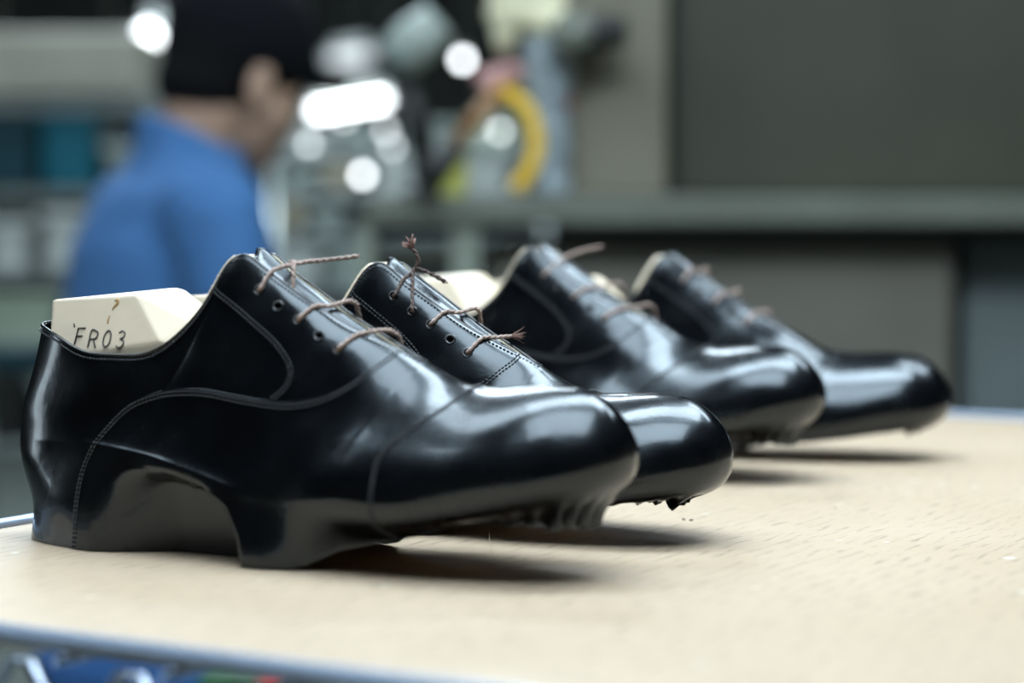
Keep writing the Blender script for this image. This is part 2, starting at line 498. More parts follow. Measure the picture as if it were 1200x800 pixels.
NAMES = ['X', 'Y', 'Z', 'NX', 'NY', 'NZ', 'cap', 'vamp', 'face', 'side', 'eye']
EYES = [(148, 120.5), (158.5, 114), (169.5, 107.5), (180, 101), (190, 95)]

def make_shoe(loc, yaw, seed, mirror, variant, label, laces, tilt=0.0, scale=1.0):
    """laces: list of (lists of local mm points, kind)"""
    root = empty('dress_shoe', loc, yaw, label, 'shoe', 'black lace-up shoes on the board')
    root.rotation_euler = (0, tilt, yaw); root.scale = (scale,)*3
    G, F, T = build_base(seed, mirror, variant, tilt)
    P, N, faces = grid_mesh(G, mirror, T)
    X, Y, Z = P.T
    cap = X-(222+27*smoothstep((Z-47)/34)**1.0)+ .0*Y
    vamp = field_poly(X, Z, VAMP, [(213, 300), (500, 300), (500, -60), (55, -60)])
    face = field_poly(X, Z, FACE, [(156, -60), (500, -60), (500, 300), (121, 300)])
    # eyelet positions: both sides, found on the surface
    eyes = []
    for sg in (-1, 1):
        for ex, ez in EYES:
            c = np.where((np.sign(Y) == sg) & (Z > 70))[0]
            k = c[np.argmin((X[c]-ex)**2+(Z[c]-ez)**2)]
            eyes.append((P[k].copy(), N[k].copy(), sg))
    eye = np.full(len(P), 1e3)
    for p, nn, sg in eyes: eye = np.minimum(eye, np.linalg.norm(P-p, axis=1)-1.75)
    A = np.column_stack([P*.001, N, cap, vamp, face, Y, eye])
    C = {k: i for i, k in enumerate(NAMES)}
    def sub(*conds):
        a, f = A, faces
        for (col, sign, lo) in conds:
            a = np.column_stack([a, sign*(a[:, C[col]])-lo]) if a.shape[1] == 11 else np.column_stack([a[:, :11], sign*(a[:, C[col]])-lo])
            a, f = clip(a, f, 11)
        return a, f
    L = M['leather']
    a, f = sub(('cap', 1, 0)); shell('toe_cap', a, f, .0012, .0014, L, root)
    a, f = sub(('vamp', 1, 0), ('cap', -1, -6)); shell('vamp', a, f, .00045, .0013, L, root)
    for sg in (-1, 1):
        a, f = sub(('face', 1, 0), ('vamp', -1, -5), ('side', sg, 0), ('eye', 1, 0)); shell('facing', a, f, .0001, .0013, L, root)
        a, f = sub(('face', -1, -5), ('vamp', -1, -5), ('side', sg, 0)); shell('quarter', a, f, -.0005, .0013, L, root)
    # topline edge: thin rolled binding and its stitch row
    nv, nu = G.shape[:2]
    edge = [i for i in range(nu) if T[i, 1] != 0 or T[i, 0] < 100]
    i0 = min(i for i in range(nu) if abs(T[i, 1]) > .02); i1 = max(i for i in range(nu) if abs(T[i, 1]) > .02)
    rng = list(range(i0, i1+1))
    NG = N.reshape(nv, nu, 3)
    bind = [Vector((G[-1, i]+NG[-1, i]*(-.35))*.001) for i in rng]
    def even(pts, step=.0011, it=4):
        a_ = np.array([tuple(p) for p in pts]); d_ = np.r_[0, np.cumsum(np.linalg.norm(np.diff(a_, axis=0), axis=1))]
        q_ = np.linspace(0, d_[-1], int(d_[-1]/step)); b_ = np.column_stack([np.interp(q_, d_, a_[:, k]) for k in range(3)])
        for _ in range(it): b_[1:-1] = (b_[:-2]+2*b_[1:-1]+b_[2:])/4
        return b_
    bp_ = even(bind); mb = MB(); mb.tube(bp_, .00085, 8); mb.build('edge_binding', M['edge'], root)
    mb = MB()
    n_l = [i for i in rng if T[i, 0] > 100 and i < nu//2]
    la = even([Vector((G[-1, i]-NG[-1, i]*1.4)*.001) for i in n_l], it=6); mb.tube(la, .0008, 7)
    n_r = [i for i in rng if T[i, 0] > 100 and i > nu//2]
    la = even([Vector((G[-1, i]-NG[-1, i]*1.4)*.001) for i in n_r], it=6); mb.tube(la, .0008, 7); mb.build('lining', M['lining'], root)
    # stitching
    mb = MB()
    def rows_on(col, levels, masks, off):
        for lv in levels:
            for ch in isolines(A, faces, C[col], lv, masks):
                stitches(mb, ch[:, :3]+ch[:, 3:6]*off, ch[:, 3:6])
    rows_on('cap', (1.3, 2.9), (), .0012)
    rows_on('vamp', (1.3, 2.9), [(C['cap'], -1e3)], .0006) if False else None
    capm = A[:, C['cap']]; A12 = np.column_stack([A, -capm])
    for lv in (1.3, 2.9):
        for ch in isolines(A12, faces, C['vamp'], lv, [(11, 0)]): stitches(mb, ch[:, :3]+ch[:, 3:6]*.00045, ch[:, 3:6])
    A12 = np.column_stack([A, -A[:, C['vamp']]])
    for lv in (1.3, 2.9):
        for ch in isolines(A12, faces, C['face'], lv, [(11, 0)]): stitches(mb, ch[:, :3]+ch[:, 3:6]*.0001, ch[:, 3:6])
    # rows parallel to the topline and the facing edge
    dist = np.zeros((nv, nu)); seg = np.linalg.norm(np.diff(G, axis=0), axis=2)
    dist[:-1] = np.cumsum(seg[::-1], axis=0)[::-1]
    for dd in (2.4,):
        pp, nn = [], []
        for i in rng:
            k = int(np.argmin(np.abs(dist[:, i]-dd))); k = max(1, min(nv-2, k))
            # interpolate along the column
            j = k if dist[k, i] >= dd else k-1
            t = (dist[j, i]-dd)/max(1e-6, dist[j, i]-dist[j+1, i])
            pp.append((G[j, i]*(1-t)+G[j+1, i]*t+NG[j, i]*.15)*.001); nn.append(NG[j, i])
        pe = even([Vector(p) for p in pp], .0007, 8); d0 = np.linspace(0, 1, len(pe)); nn = np.array(nn)
        d1 = np.r_[0, np.cumsum(np.linalg.norm(np.diff(np.array(pp), axis=0), axis=1))]; d1 /= d1[-1]
        stitches(mb, pe, np.column_stack([np.interp(d0, d1, nn[:, k]) for k in range(3)]))
    mb.build('stitching', M['stitch'], root)
    # eyelets
    for p, nn, sg in eyes:
        n_ = Vector(nn).normalized(); a_ = n_.orthogonal().normalized(); b_ = n_.cross(a_)
        V, Fs = [], []
        prof = [(2.75, .12), (2.35, .42), (1.95, .3), (1.7, -.2), (1.6, -1.1), (1.7, -1.6)]
        for (r_, z_) in prof:
            for k in range(20):
                t_ = 2*math.pi*k/20
                V.append((Vector(p)+(a_*math.cos(t_)+b_*math.sin(t_))*r_+n_*z_)*.001)
        for i in range(len(prof)-1):
            for k in range(20):
                k2 = (k+1) % 20; Fs.append((i*20+k, i*20+k2, (i+1)*20+k2, (i+1)*20+k))
        mesh_obj('eyelet', V, Fs, M['edge'], root)
    # tongue: one long tab under the facings, slightly buckled
    V, Fs = [], []
    cols = [i for i in range(1, nu//2) if 2.0 < abs(T[i, 1]) and T[i, 0] > 140.5]
    ks = [cols[0]]
    for i in cols:
        if abs(T[i, 0]-T[ks[-1], 0]) > 1.5: ks.append(i)
    cols = ks
    def down(i, dd, ins):
        k = int(np.argmin(np.abs(dist[:, i]-dd))); return G[k, i]-NG[k, i]*ins
    secs = []
    for q_, i in enumerate(cols):
        f_ = q_/(len(cols)-1); j = nu-i
        e0 = 14*float(smoothstep(f_*3)) if f_ < .9 else 14-3*(f_-.9)*10
        e0 = max(e0, 2.0)
        a_ = [down(i, d_, 2.4) for d_ in (e0, e0*.75, e0*.5, e0*.25, 0)]
        b_ = [down(j, d_, 2.4) for d_ in (0, e0*.25, e0*.5, e0*.75, e0)]
        p_, r_ = a_[-1], b_[0]; mid = []
        for t_ in (.14, .28, .42, .5, .58, .72, .86):
            c_ = p_*(1-t_)+r_*t_
            c_[2] += (.27*abs(p_[1]-r_[1])*math.sin(math.pi*t_)**.8+min(1, abs(p_[1]-r_[1])/15)*1.5*math.sin(t_*11.5+f_*2.5))-.8
            mid.append(c_)
        secs.append(np.array(a_+mid+b_))
    sa = np.array(secs); sb_ = sa.copy()
    for _ in range(3):
        sb_[1:-1] = (sa[:-2]+2*sa[1:-1]+sa[2:])/4; sa = sb_.copy()
    secs = list(sa)
    # the tab stands a little proud at its top end
    last_ = secs[-1]
    for k in (1, 2, 3):
        s2 = last_.copy(); s2[:, 0] -= 1.3*k; s2[:, 2] += .15*k; c0 = s2.mean(0); s2[:, 1] = c0[1]+(s2[:, 1]-c0[1])*(1-.05*k*k); secs.append(s2)
    n = len(secs); S = len(secs[0]); off = n*S
    for layer in (0, 1):
        for s2 in secs:
            for p_ in s2: V.append((p_[0]*.001, p_[1]*.001, (p_[2]-layer*1.3)*.001))
    for i in range(n-1):
        for j in range(S-1):
            q = (i*S+j, i*S+j+1, (i+1)*S+j+1, (i+1)*S+j)
            Fs.append(q); Fs.append(tuple(off+k for k in reversed(q)))
    rim = [i*S for i in range(n)]+[(n-1)*S+j for j in range(1, S)]+[i*S+S-1 for i in range(n-2, -1, -1)]+[j for j in range(S-2, 0, -1)]
    for a_, b_ in zip(rim, rim[1:]+rim[:1]): Fs.append((a_, b_, b_+off, a_+off))
    o = mesh_obj('tongue', V, Fs, L, root)
    # laces
    for pts, kind in laces(eyes, P, N):
        build_lace(pts, kind, root, seed)
    return G, N.reshape(nv, nu, 3), T

def build_lace(pts, kind, root, seed):
    """two-ply cord through the given local mm points; kind: 'plain', 'blunt', 'frayed'"""
    rnd = random.Random(seed*7+len(pts))
    path = catmull(pts, 10)
    mb = MB(); r = .74
    d = 0; prev = None
    V1, V2 = [], []
    up = Vector((0, 0, 1))
    for i, p in enumerate(path):
        t = (path[min(i+1, len(path)-1)]-path[max(0, i-1)]).normalized()
        if prev is not None: d += (p-prev).length
        prev = p
        s = t.cross(up).normalized(); u2 = s.cross(t)
        a = d/3.4*2*math.pi*.5
        o_ = (s*math.cos(a)+u2*math.sin(a))*.42
        V1.append((p+o_)*.001); V2.append((p-o_)*.001)
    m = M['lacedark'] if 'dark' in kind else M['lace']
    mb.tube(V1, r*.001, 7); mb.tube(V2, r*.001, 7)
    o = mb.build('shoelace', m, root)
    if 'blunt' in kind:
        fb = MB(); e = path[-1]; t = (path[-1]-path[-3]).normalized()
        for k in range(14):
            dr = Vector((rnd.uniform(-1, 1), rnd.uniform(-1, 1), rnd.uniform(-1, 1)))
            dr = (t*1.2+dr*.8).normalized(); L_ = rnd.uniform(.8, 1.8)
            fb.tube([(e-t*.8)*.001, (e+dr*L_*.5)*.001, (e+dr*L_)*.001], [.0004, .0003, .00012], 5)
        fb.build('frayed_end', M['lace'], o)
    if 'frayed' in kind:
        fb = MB(); e = path[-1]; t = (path[-1]-path[-4]).normalized()
        for k in range(64 if 'big' in kind else 30):
            dr = Vector((rnd.gauss(0, 1), rnd.gauss(0, 1), rnd.gauss(0, .6))).normalized()
            dr = (t+dr*(.75 if 'big' in kind else .5)).normalized(); L_ = rnd.uniform(3.5, 7.0) if 'big' in kind else rnd.uniform(3, 9)
            cv = Vector((rnd.gauss(0, .6), rnd.gauss(0, .6), rnd.gauss(0, .6)))
            w = .00028 if 'big' in kind else .00012
            fb.tube([(e-t*1.2)*.001, (e+dr*L_*.5+cv*.3)*.001, (e+dr*L_+cv)*.001], [w*1.3, w, w*.4], 4)
        fb.build('frayed_end', M['fray'], o)

# ------------------------------------------------------------------ lasts inside the shoes
def make_last(loc, yaw, mirror, label, stamped, fit, tilt=0.0, scale=1.0):
    root = empty('shoe_last', loc, yaw, label, 'shoe last', 'cream lasts inside the shoes')
    root.rotation_euler = (0, tilt, yaw); root.scale = (scale,)*3
    m = -1 if mirror else 1
    # heel block: moulded block with a slanted facet towards the hinge notch
    pts = []
    for sy in (-1, 1):
        pts += [(21, 7*sy, 113.8), (27, 13*sy, 114.5), (77, 14.5*sy, 117.5), (88, 3*sy, 120.5), (92, 4*sy, 119.5), (97, 23*sy, 97), (106, 12*sy, 106.5),
                (20, 7*sy, 98), (30, 19*sy, 98), (38, 22.9*sy, 88), (112, 19*sy, 92),
                (17, 7*sy, 52), (25, 17*sy, 52), (50, 23*sy, 52), (95, 23*sy, 50), (116, 15*sy, 62)]
    bm = bmesh.new()
    vs = [bm.verts.new((x*.001, m*y*.001, z*.001)) for x, y, z in pts]
    r = bmesh.ops.convex_hull(bm, input=vs)
    bmesh.ops.delete(bm, geom=[v for v in bm.verts if not v.link_faces], context='VERTS')
    bmesh.ops.dissolve_limit(bm, angle_limit=R(4), verts=bm.verts, edges=bm.edges)
    bmesh.ops.bevel(bm, geom=list(bm.edges), offset=.0011, segments=2, affect='EDGES', profile=.6)
    blk = bm_obj('heel_block', bm, M['last'], root)
    # forepart: solid foot form filling the front of the shoe, its cone rising behind the facings
    G, NG, T = fit; nu = G.shape[1]; n0 = 40
    cols = [i for i in range(0, nu//2) if T[i, 0] > 128.5][::3]
    rowsel = list(range(n0-2, G.shape[0]-1, 5))+[G.shape[0]-1]
    rings = []
    for i in cols:
        j = (-i) % nu
        a = np.array([G[k, i]-NG[k, i]*2.9 for k in rowsel]); b = np.array([G[k, j]-NG[k, j]*2.9 for k in rowsel])
        if i == 0: b = a.copy()
        t = [a[-1]*(1-u)+b[-1]*u+np.array([0, 0, -1.5*math.sin(math.pi*u)*(0 if i == 0 else 1)]) for u in (.25, .5, .75)]
        bt = [b[0]*(1-u)+a[0]*u for u in (.25, .5, .75)]
        rings.append(np.vstack([a, t, b[::-1], bt]))
    lastr = rings[-1]; c0 = lastr.mean(0)
    for dx, sc_, dz in ((2.6, .90, 0), (4.2, .80, -1), (4.8, .66, -3)):
        r1 = lastr.copy(); r1[:, 0] -= dx; r1[:, 2] = c0[2]+(r1[:, 2]-c0[2])*(1+dz*.01); r1[:, 1] = c0[1]+(r1[:, 1]-c0[1])*sc_; rings.append(r1)
    V, Fs = [], []; K = len(rings[0])
    for r_ in rings:
        for p_ in r_: V.append(tuple(p_*.001))
    for i in range(len(rings)-1):
        for k in range(K):
            k2 = (k+1) % K; Fs.append((i*K+k, i*K+k2, (i+1)*K+k2, (i+1)*K+k))
    Fs.append(tuple((len(rings)-1)*K+k for k in range(K)))
    bm = bmesh.new()
    bv = [bm.verts.new(v) for v in V]
    for f in Fs: bm.faces.new([bv[k] for k in f])
    bmesh.ops.remove_doubles(bm, verts=bm.verts, dist=.00002)
    # rounded head of the cone, standing a little above the shoe's top edge
    hb = bmesh.new()
    for i in range(nu):
        if T[i, 1] != 0 and 119.5 < T[i, 0] < 150 and T[i, 2] > 112:
            g = G[-1, i]; up = .5 if T[i, 0] < 135.5 else -6; bk = 3.4 if T[i, 0] < 135.5 else -1
            hb.verts.new(((g[0]-bk)*.001, g[1]*.88*.001, (g[2]+up)*.001))
            hb.verts.new(((g[0]+6)*.001, g[1]*.80*.001, (g[2]-22)*.001))
    bmesh.ops.convex_hull(hb, input=list(hb.verts))
    bmesh.ops.delete(hb, geom=[v for v in hb.verts if not v.link_faces], context='VERTS')
    tmp = bpy.data.meshes.new('cone_head'); hb.to_mesh(tmp); hb.free(); bm.from_mesh(tmp); bpy.data.meshes.remove(tmp)
    o = bm_obj('instep_cone', bm, M['last'], root, smooth=True)
    rm = o.modifiers.new('remesh', 'REMESH'); rm.mode = 'VOXEL'; rm.voxel_size = .0012; rm.use_smooth_shade = True
    sm_ = o.modifiers.new('smooth', 'SMOOTH'); sm_.iterations = 3; sm_.factor = .5
    if stamped:
        # letters stamped on the near face of the block; the face runs between these points
        A_ = Vector((27, -13, 114.5)); Cc = Vector((30, -19.2, 98)); D_ = Vector((80, -21.75, 98))
        nrm = (D_-Cc).cross(A_-Cc).normalized()
        if nrm.y > 0: nrm = -nrm
        ex = (D_-Cc); ex = (ex-nrm*ex.dot(nrm)).normalized(); ez = (Vector((0, 0, 1))-nrm*nrm.z).normalized()
        o0 = Cc+(A_-Cc)*.20
        glyph = {
         'tick': [[(0, 1), (.12, .8)]],
         'F': [[(0, 0), (0, 1), (.58, 1)], [(0, .52), (.48, .52)]],
         'R': [[(0, 0), (0, 1), (.38, 1), (.56, .88), (.56, .66), (.38, .52), (0, .52)], [(.3, .52), (.62, 0)]],
         '0': [[(.3, 0), (.08, .18), (.02, .5), (.08, .82), (.3, 1), (.52, .82), (.58, .5), (.52, .18), (.3, 0)]],
         '3': [[(.05, .88), (.28, 1), (.52, .86), (.5, .64), (.25, .53), (.52, .42), (.56, .17), (.3, 0), (.03, .12)]]}
        mb = MB(); Hh = 8.2
        for ch, x0, z0 in (('tick', 13.6, -7.4), ('F', 17.0, -9.4), ('R', 25.6, -10.6), ('0', 34.0, -10.2), ('3', 42.4, -10.2)):
            for st_ in glyph[ch]:
                p = [(o0+ex*(x0+g[0]*Hh*.92)+ez*(z0+1.5+g[1]*Hh)+nrm*.02)*.001 for g in st_]
                if len(p) > 3: p = catmull(p, 4)
                # a flat shallow stroke: squashed tube
                Vt, Ft = tube_arrays(p, .00037, 8)
                mb.add(Vt, Ft)
        mb.build('stamped_lettering', M['ink'], blk)
        mb = MB()
        for path, rr in (([(35.5, 15.5), (37.3, 16.2), (37.6, 14.3), (36, 12.6), (35.3, 11)], [.5, .9, .8, .4]), ([(34.6, 8.5), (34.2, 6), (34.4, 4.2)], [.4, .6, .5])):
            p = [(o0+ex*(a+0)+ez*(b-1.5)-nrm*.28)*.001 for a, b in path]
            pp = catmull(p, 4); r2 = list(np.interp(np.linspace(0, 1, len(pp)), np.linspace(0, 1, len(rr)), rr)*.001)
            mb.add(*tube_arrays(pp, r2, 8))
        mb.build('glue_stain', M['stain'], blk)
    return root

# lace layouts --------------------------------------------------------------
def surf(P, N, x, y):
    c = np.where(P[:, 2] > 60)[0]; k = c[np.argmin((P[c, 0]-x)**2+(P[c, 1]-y)**2)]
    return Vector(P[k]), Vector(N[k])
def hug(P, N, a, b, n=5, h=1.1):
    """points over the surface between two local points"""
    out = []
    for k in range(1, n):
        t = k/n; x, y = a.x*(1-t)+b.x*t, a.y*(1-t)+b.y*t
        p, nn = surf(P, N, x, y); q = p+nn*h; q.z = max(q.z, a.z*(1-t)+b.z*t+h); out.append(q)
    return out
def lace_over(eyes, k, P, N, kind='plain', drift=7):
    near = [e for e in eyes if e[2] == -1][k]; far = [e for e in eyes if e[2] == 1][k]
    a, na, b, nb = Vector(near[0]), Vector(near[1]), Vector(far[0]), Vector(far[1])
    sc_, nc_ = surf(P, N, a.x+drift*1.9, 0)
    c = Vector((a.x+drift*1.9, 3.5, max(sc_.z+2.6, a.z+8.0)))
    b2 = b+Vector((drift*1.7, 0, 0)); sb2, nb2 = surf(P, N, b2.x, b2.y)
    s0 = a+na*1.0+Vector((.9, 1.0, .9)); mid = []
    for t in (.3, .62):
        q = s0*(1-t)+c*t; sp, sn = surf(P, N, q.x, q.y); q.z = max(q.z, sp.z+1.3)+.6*t; mid.append(q)
    pts = [a-na*3.0, a-na*.3, s0]+mid+[c]+hug(P, N, c, b2, 3, 1.2)+[sb2+nb2*1.0]
    return pts, kind
def laces_first(eyes, P, N):
    near = [e for e in eyes if e[2] == -1]; V3 = Vector; out = []
    a, na = V3(near[0][0]), V3(near[0][1])
    out.append(([a-na*3, a-na*.3, a+na*1.1+V3((.8, 1, .6)), V3((150.8, -10.5, 129.0)), V3((155.0, -3, 131.8)), V3((158, 6, 133.2)), V3((164, 14, 134)), V3((173, 20, 135.2)), V3((176, 22, 135.8))], 'blunt'))
    out.append(([V3((153, 1, 132.8)), V3((156, 0, 133.2)), V3((158, -3.5, 130.5)), V3((159.6, -6, 125)), V3((160.4, -7.5, 119)), V3((161, -7, 115))], 'plain'))
    out.append(lace_over(eyes, 2, P, N)); out.append(lace_over(eyes, 4, P, N))
    return out
def laces_second(eyes, P, N):
    near = [e for e in eyes if e[2] == -1]; V3 = Vector; out = []
    a, na = V3(near[0][0]), V3(near[0][1]); b, nb = V3(near[1][0]), V3(near[1][1])
    kn = V3((152, -5, 132.5))
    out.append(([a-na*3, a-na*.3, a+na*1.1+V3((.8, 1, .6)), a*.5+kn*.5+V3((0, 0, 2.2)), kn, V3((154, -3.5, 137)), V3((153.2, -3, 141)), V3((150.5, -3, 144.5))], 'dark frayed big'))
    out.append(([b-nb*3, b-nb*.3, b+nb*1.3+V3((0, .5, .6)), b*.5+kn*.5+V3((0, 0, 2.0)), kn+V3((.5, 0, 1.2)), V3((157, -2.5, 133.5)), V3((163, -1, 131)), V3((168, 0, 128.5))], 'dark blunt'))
    out.append(lace_over(eyes, 2, P, N))
    p, _ = lace_over(eyes, 4, P, N); out.append((p[:-3], 'frayed'))
    return out
def laces_third(eyes, P, N):
    near = [e for e in eyes if e[2] == -1]; V3 = Vector; out = []
    a, na = V3(near[0][0]), V3(near[0][1])
    out.append(([a-na*3, a-na*.3, a+na*1.1+V3((.8, 1, .6)), V3((151.5, -9.5, 127)), V3((156, 0, 132.5)), V3((163, 9, 136)), V3((170, 15, 138))], 'blunt'))
    for k in (2, 4): out.append(lace_over(eyes, k, P, N, drift=10))
    return out
def laces_fourth(eyes, P, N):
    return [lace_over(eyes, k, P, N) for k in (0, 2, 4)]

SHOES = [
 # x, y, yaw, seed, mirror, variant, laces, toe-down tilt
 (-.237, 1.045, -28, 3, False, 'plain', laces_first, 0,
  'nearest black leather shoe with a cream last marked FR03 in its heel'),
 (-.191, 1.143, -24.5, 8, True, 'ragged', laces_second, 2.3,
  'second black leather shoe from the front, frayed lace knot standing at its top'),
 (-.099, 1.407, -31, 12, False, 'plain', laces_third, .4,
  'third black leather shoe from the front, cream last showing left of its laces'),
 (-.036, 1.438, -11, 21, True, 'ragged', laces_fourth, 2.6,
  'farthest black leather shoe, its toe reaching furthest right near the board edge'),
]
LASTL = ['cream plastic last marked FR03 inside the nearest black shoe',
         'cream last inside the second shoe, only a sliver showing behind its top',
         'cream last with a broad pale heel block inside the third shoe',
         'cream last inside the farthest shoe, only its rounded tip showing']
for i, (x, y, yw, seed, mir, var, lf, tl, lab) in enumerate(SHOES):
    fit = make_shoe((x, y, ZB+.0005), R(yw), seed, mir, var, lab, lf, R(tl))
    make_last((x, y, ZB+.0005), R(yw), mir, LASTL[i], i == 0, fit, R(tl))

# ------------------------------------------------------------------ board on a chrome wire shelf
BA = R(-30.5); ex = Vector((math.cos(BA), math.sin(BA), 0)); ey = Vector((-math.sin(BA), math.cos(BA), 0))
BO = Vector((-.3546, .885, ZB)); BL, BD, BT = 1.30, 1.036, .006
def build_board():
    # local X runs along the grain (depth of the board)
    o_rot = BA+math.pi/2
    bm = bmesh.new(); add_box(bm, (BD/2, -BL/2, -BT/2), (BD, BL, BT), .0012)
    o = bm_obj('board', bm, M['board'], loc=BO, rotz=o_rot)
    tag(o, 'pale wooden board the four black shoes stand on', 'board')
build_board()
def build_shelf():
    root = empty('wire_shelf', (BO.x, BO.y, 0), BA, 'chrome wire shelf trolley carrying the pale board', 'shelf')
    zt = ZB+.0006; r = .0033; m = .0048
    loop = [(-m, -m), (BL+m, -m), (BL+m, BD+m), (-m, BD+m)]
    for a, b in zip(loop, loop[1:]+loop[:1]):
        MB().tube([(a[0], a[1], zt), (b[0], b[1], zt)], r, 12).build('edge_rod', M['rim'], root)
        MB().tube([(a[0], a[1], zt-.036), (b[0], b[1], zt-.036)], r*.9, 10).build('lower_rod', M['chrome'], root)
        # zigzag truss wire between the rods
        d = Vector((b[0]-a[0], b[1]-a[1], 0)); n = int(d.length/.052); pts = []
        for k in range(n*2+1):
            t = k/(n*2); z = zt-.010 if k % 2 == 0 else zt-.036
            c = Vector((a[0], a[1], 0))+d*t; u = d.normalized()*.004
            pts += [c-u+Vector((0, 0, z)), c+u+Vector((0, 0, z))]
        MB().tube(pts, .0026, 8).build('zigzag_wire', M['chrome'], root)
    nw = 26
    for k in range(nw):
        x = .02+(BL-.04)*k/(nw-1)
        MB().tube([(x, -m+.001, zt-.0088), (x, BD+m-.001, zt-.0088)], .0022, 7).build('shelf_wire', M['chrome'], root)
    for y in (.2, .51, .82):
        MB().tube([(-m, y, zt-.0135), (BL+m, y, zt-.0135)], .0028, 8).build('support_bar', M['chrome'], root)
    for x, y in ((-.0, -.0), (BL, 0), (BL, BD), (0, BD)):
        x += .022 if x < .5 else -.022; y += .022 if y < .5 else -.022
        p = lathe('post', [(0, .05), (.0125, .05), (.0125, zt-.04), (.010, zt-.012), (0, zt-.012)], M['chrome'], root, 20, loc=(x, y, 0))
        w = lathe('caster_wheel', [(0, -.012), (.022, -.012), (.025, -.008), (.025, .008), (.022, .012), (0, .012)],
                  M['edge'], root, 24, loc=(x, y, .025)); w.rotation_euler = (math.pi/2, 0, 0)
build_shelf()
# crumbs and fibres on the board
def crumb(px, py, sz, m, label, seed):
    rnd = random.Random(seed); d = Vector(((px-600)/FPX, 1, 0))
    pt = W(px, py, 1.0); t = (ZB-(ZB+CAMH))/(pt.z-(ZB+CAMH)); p = Vector((pt.x*t, pt.y*t, ZB))
    bm = bmesh.new(); bmesh.ops.create_icosphere(bm, subdivisions=2, radius=sz)
    for v in bm.verts:
        v.co *= rnd.uniform(.6, 1.25); v.co.z = abs(v.co.z)*.6
    o = bm_obj('leather_crumb', bm, m, loc=p+Vector((0, 0, .0001))); tag(o, label, 'crumb'); return p
crumb(801, 609, .0010, M['debris'], 'small dark crumb on the board below the second shoe toe, left of two', 1)
crumb(810, 610, .0011, M['debris'], 'small dark crumb on the board below the second shoe toe, right of two', 2)
crumb(979, 596, .0005, M['debris'], 'tiny dark speck alone on the open board to the right', 3)
crumb(62, 631, .0007, M['orange'], 'tiny orange crumb at the heel of the nearest shoe', 4)
def bpt(px, py, z=.0004):
    pt = W(px, py, 1.0); t = (z-CAMH)/(pt.z-(ZB+CAMH)); return Vector((pt.x*t, pt.y*t, ZB+z))
fb = MB(); fb.tube(catmull([bpt(572, 612, .002), bpt(575, 640, .003), bpt(583, 663), bpt(600, 680), bpt(622, 692)], 8), .00010, 5)
o = fb.build('loose_fibre', M['hair']); tag(o, 'fine pale fibre curling on the board under the nearest shoe toe', 'fibre')

# ------------------------------------------------------------------ setting
def bmat(name, col, rough=.55, **k): return mat(name, col, rough, noise=k.pop('noise', (6, .12)), **k)
B = dict(
 olive=bmat('olive_grey_paint', (.056, .060, .041), .5), column=bmat('beige_grey_paint', (.19, .178, .13), .5),
 bench=bmat('grey_green_steel', (.145, .16, .128), .42), benchlt=bmat('pale_green_steel', (.25, .28, .23), .5),
 dark=bmat('dark_steel', (.012, .013, .012), .5), wall=bmat('dark_grey_wall', (.030, .033, .028), .8),
 ceil=bmat('dark_ceiling', (.030, .030, .028), .9), floor=bmat('grey_green_floor', (.13, .15, .13), .5),
 brown=bmat('brown_grey_panel', (.17, .16, .13), .6), blueg=bmat('blue_grey_panel', (.16, .19, .19), .5),
 white=bmat('white_plastic', (.62, .66, .62), .45), pale=bmat('pale_grey_green_plastic', (.36, .42, .38), .5),
 beige=bmat('beige_enamel', (.38, .37, .30), .5), teal=bmat('teal_plastic', (.005, .12, .17), .4),
 tealdk=bmat('dark_teal_plastic', (.006, .045, .06), .4), cream=bmat('cream_card', (.55, .50, .36), .7),
 ltgreen=bmat('pale_green_plastic', (.42, .50, .38), .5), yellow=bmat('yellow_rubber', (.95, .60, .05), .4),
 paley=bmat('pale_yellow_cloth', (.84, .80, .55), .8), wood=bmat('brown_wood', (.30, .15, .05), .5, noise=(20, .3)),
 pink=bmat('dusty_pink_cloth', (.50, .28, .26), .85), grey=mat('mottled_grey_wrap', (.26, .31, .33), .5, noise=(38, .75), bump=(30, .6, .004)),
 chartreuse=bmat('yellow_green_tape', (.65, .66, .16), .4), red=bmat('red_plastic', (.5, .02, .02), .4), green=bmat('green_plastic', (.02, .10, .035), .4),
 rail=mat('brushed_rail', (.45, .5, .48), .3, metal=.8, noise=(8, .1)),
 skin=bmat('skin', (.46, .29, .20), .5), shirt=mat('blue_work_shirt', (.045, .145, .34), .85, noise=(9, .1), bump=(14, .5, .02)),
 trousers=mat('blue_trousers', (.02, .09, .26), .85, noise=(9, .15)), cap=bmat('black_cap_cloth', (.004, .0045, .007), .95, spec=.2), hairm=bmat('black_hair', (.003, .003, .004), .9, spec=.2),
)
def struct(o): o['kind'] = 'structure'; return o
def wbox(name, lo, hi, m, parent=None, bev=0.0):
    c = [(a+b)/2 for a, b in zip(lo, hi)]; s = [abs(b-a) for a, b in zip(lo, hi)]
    bm = bmesh.new(); add_box(bm, (0, 0, 0), s, bev)
    if parent is not None: c = Vector(c)-parent.location
    return bm_obj(name, bm, m, parent, loc=c)
def fbox(name, x0, y0, x1, y1, d, depth, m, parent=None, bev=.004, zlo=None):
    """box whose front face covers pixels x0..x1, y0..y1 at distance d"""
    a = W(x0, y1, d); b = W(x1, y0, d)
    return wbox(name, (a.x, d, a.z if zlo is None else zlo), (b.x, d+depth, b.z), m, parent, bev)
struct(wbox('floor', (-6, -2, -.05), (6, 12, 0), B['floor']))
struct(wbox('wall_back', (-6, 12, 0), (6, 12.1, 3.6), B['wall']))
struct(wbox('wall_left', (-6.1, -2, 0), (-6, 12, 3.6), B['wall']))
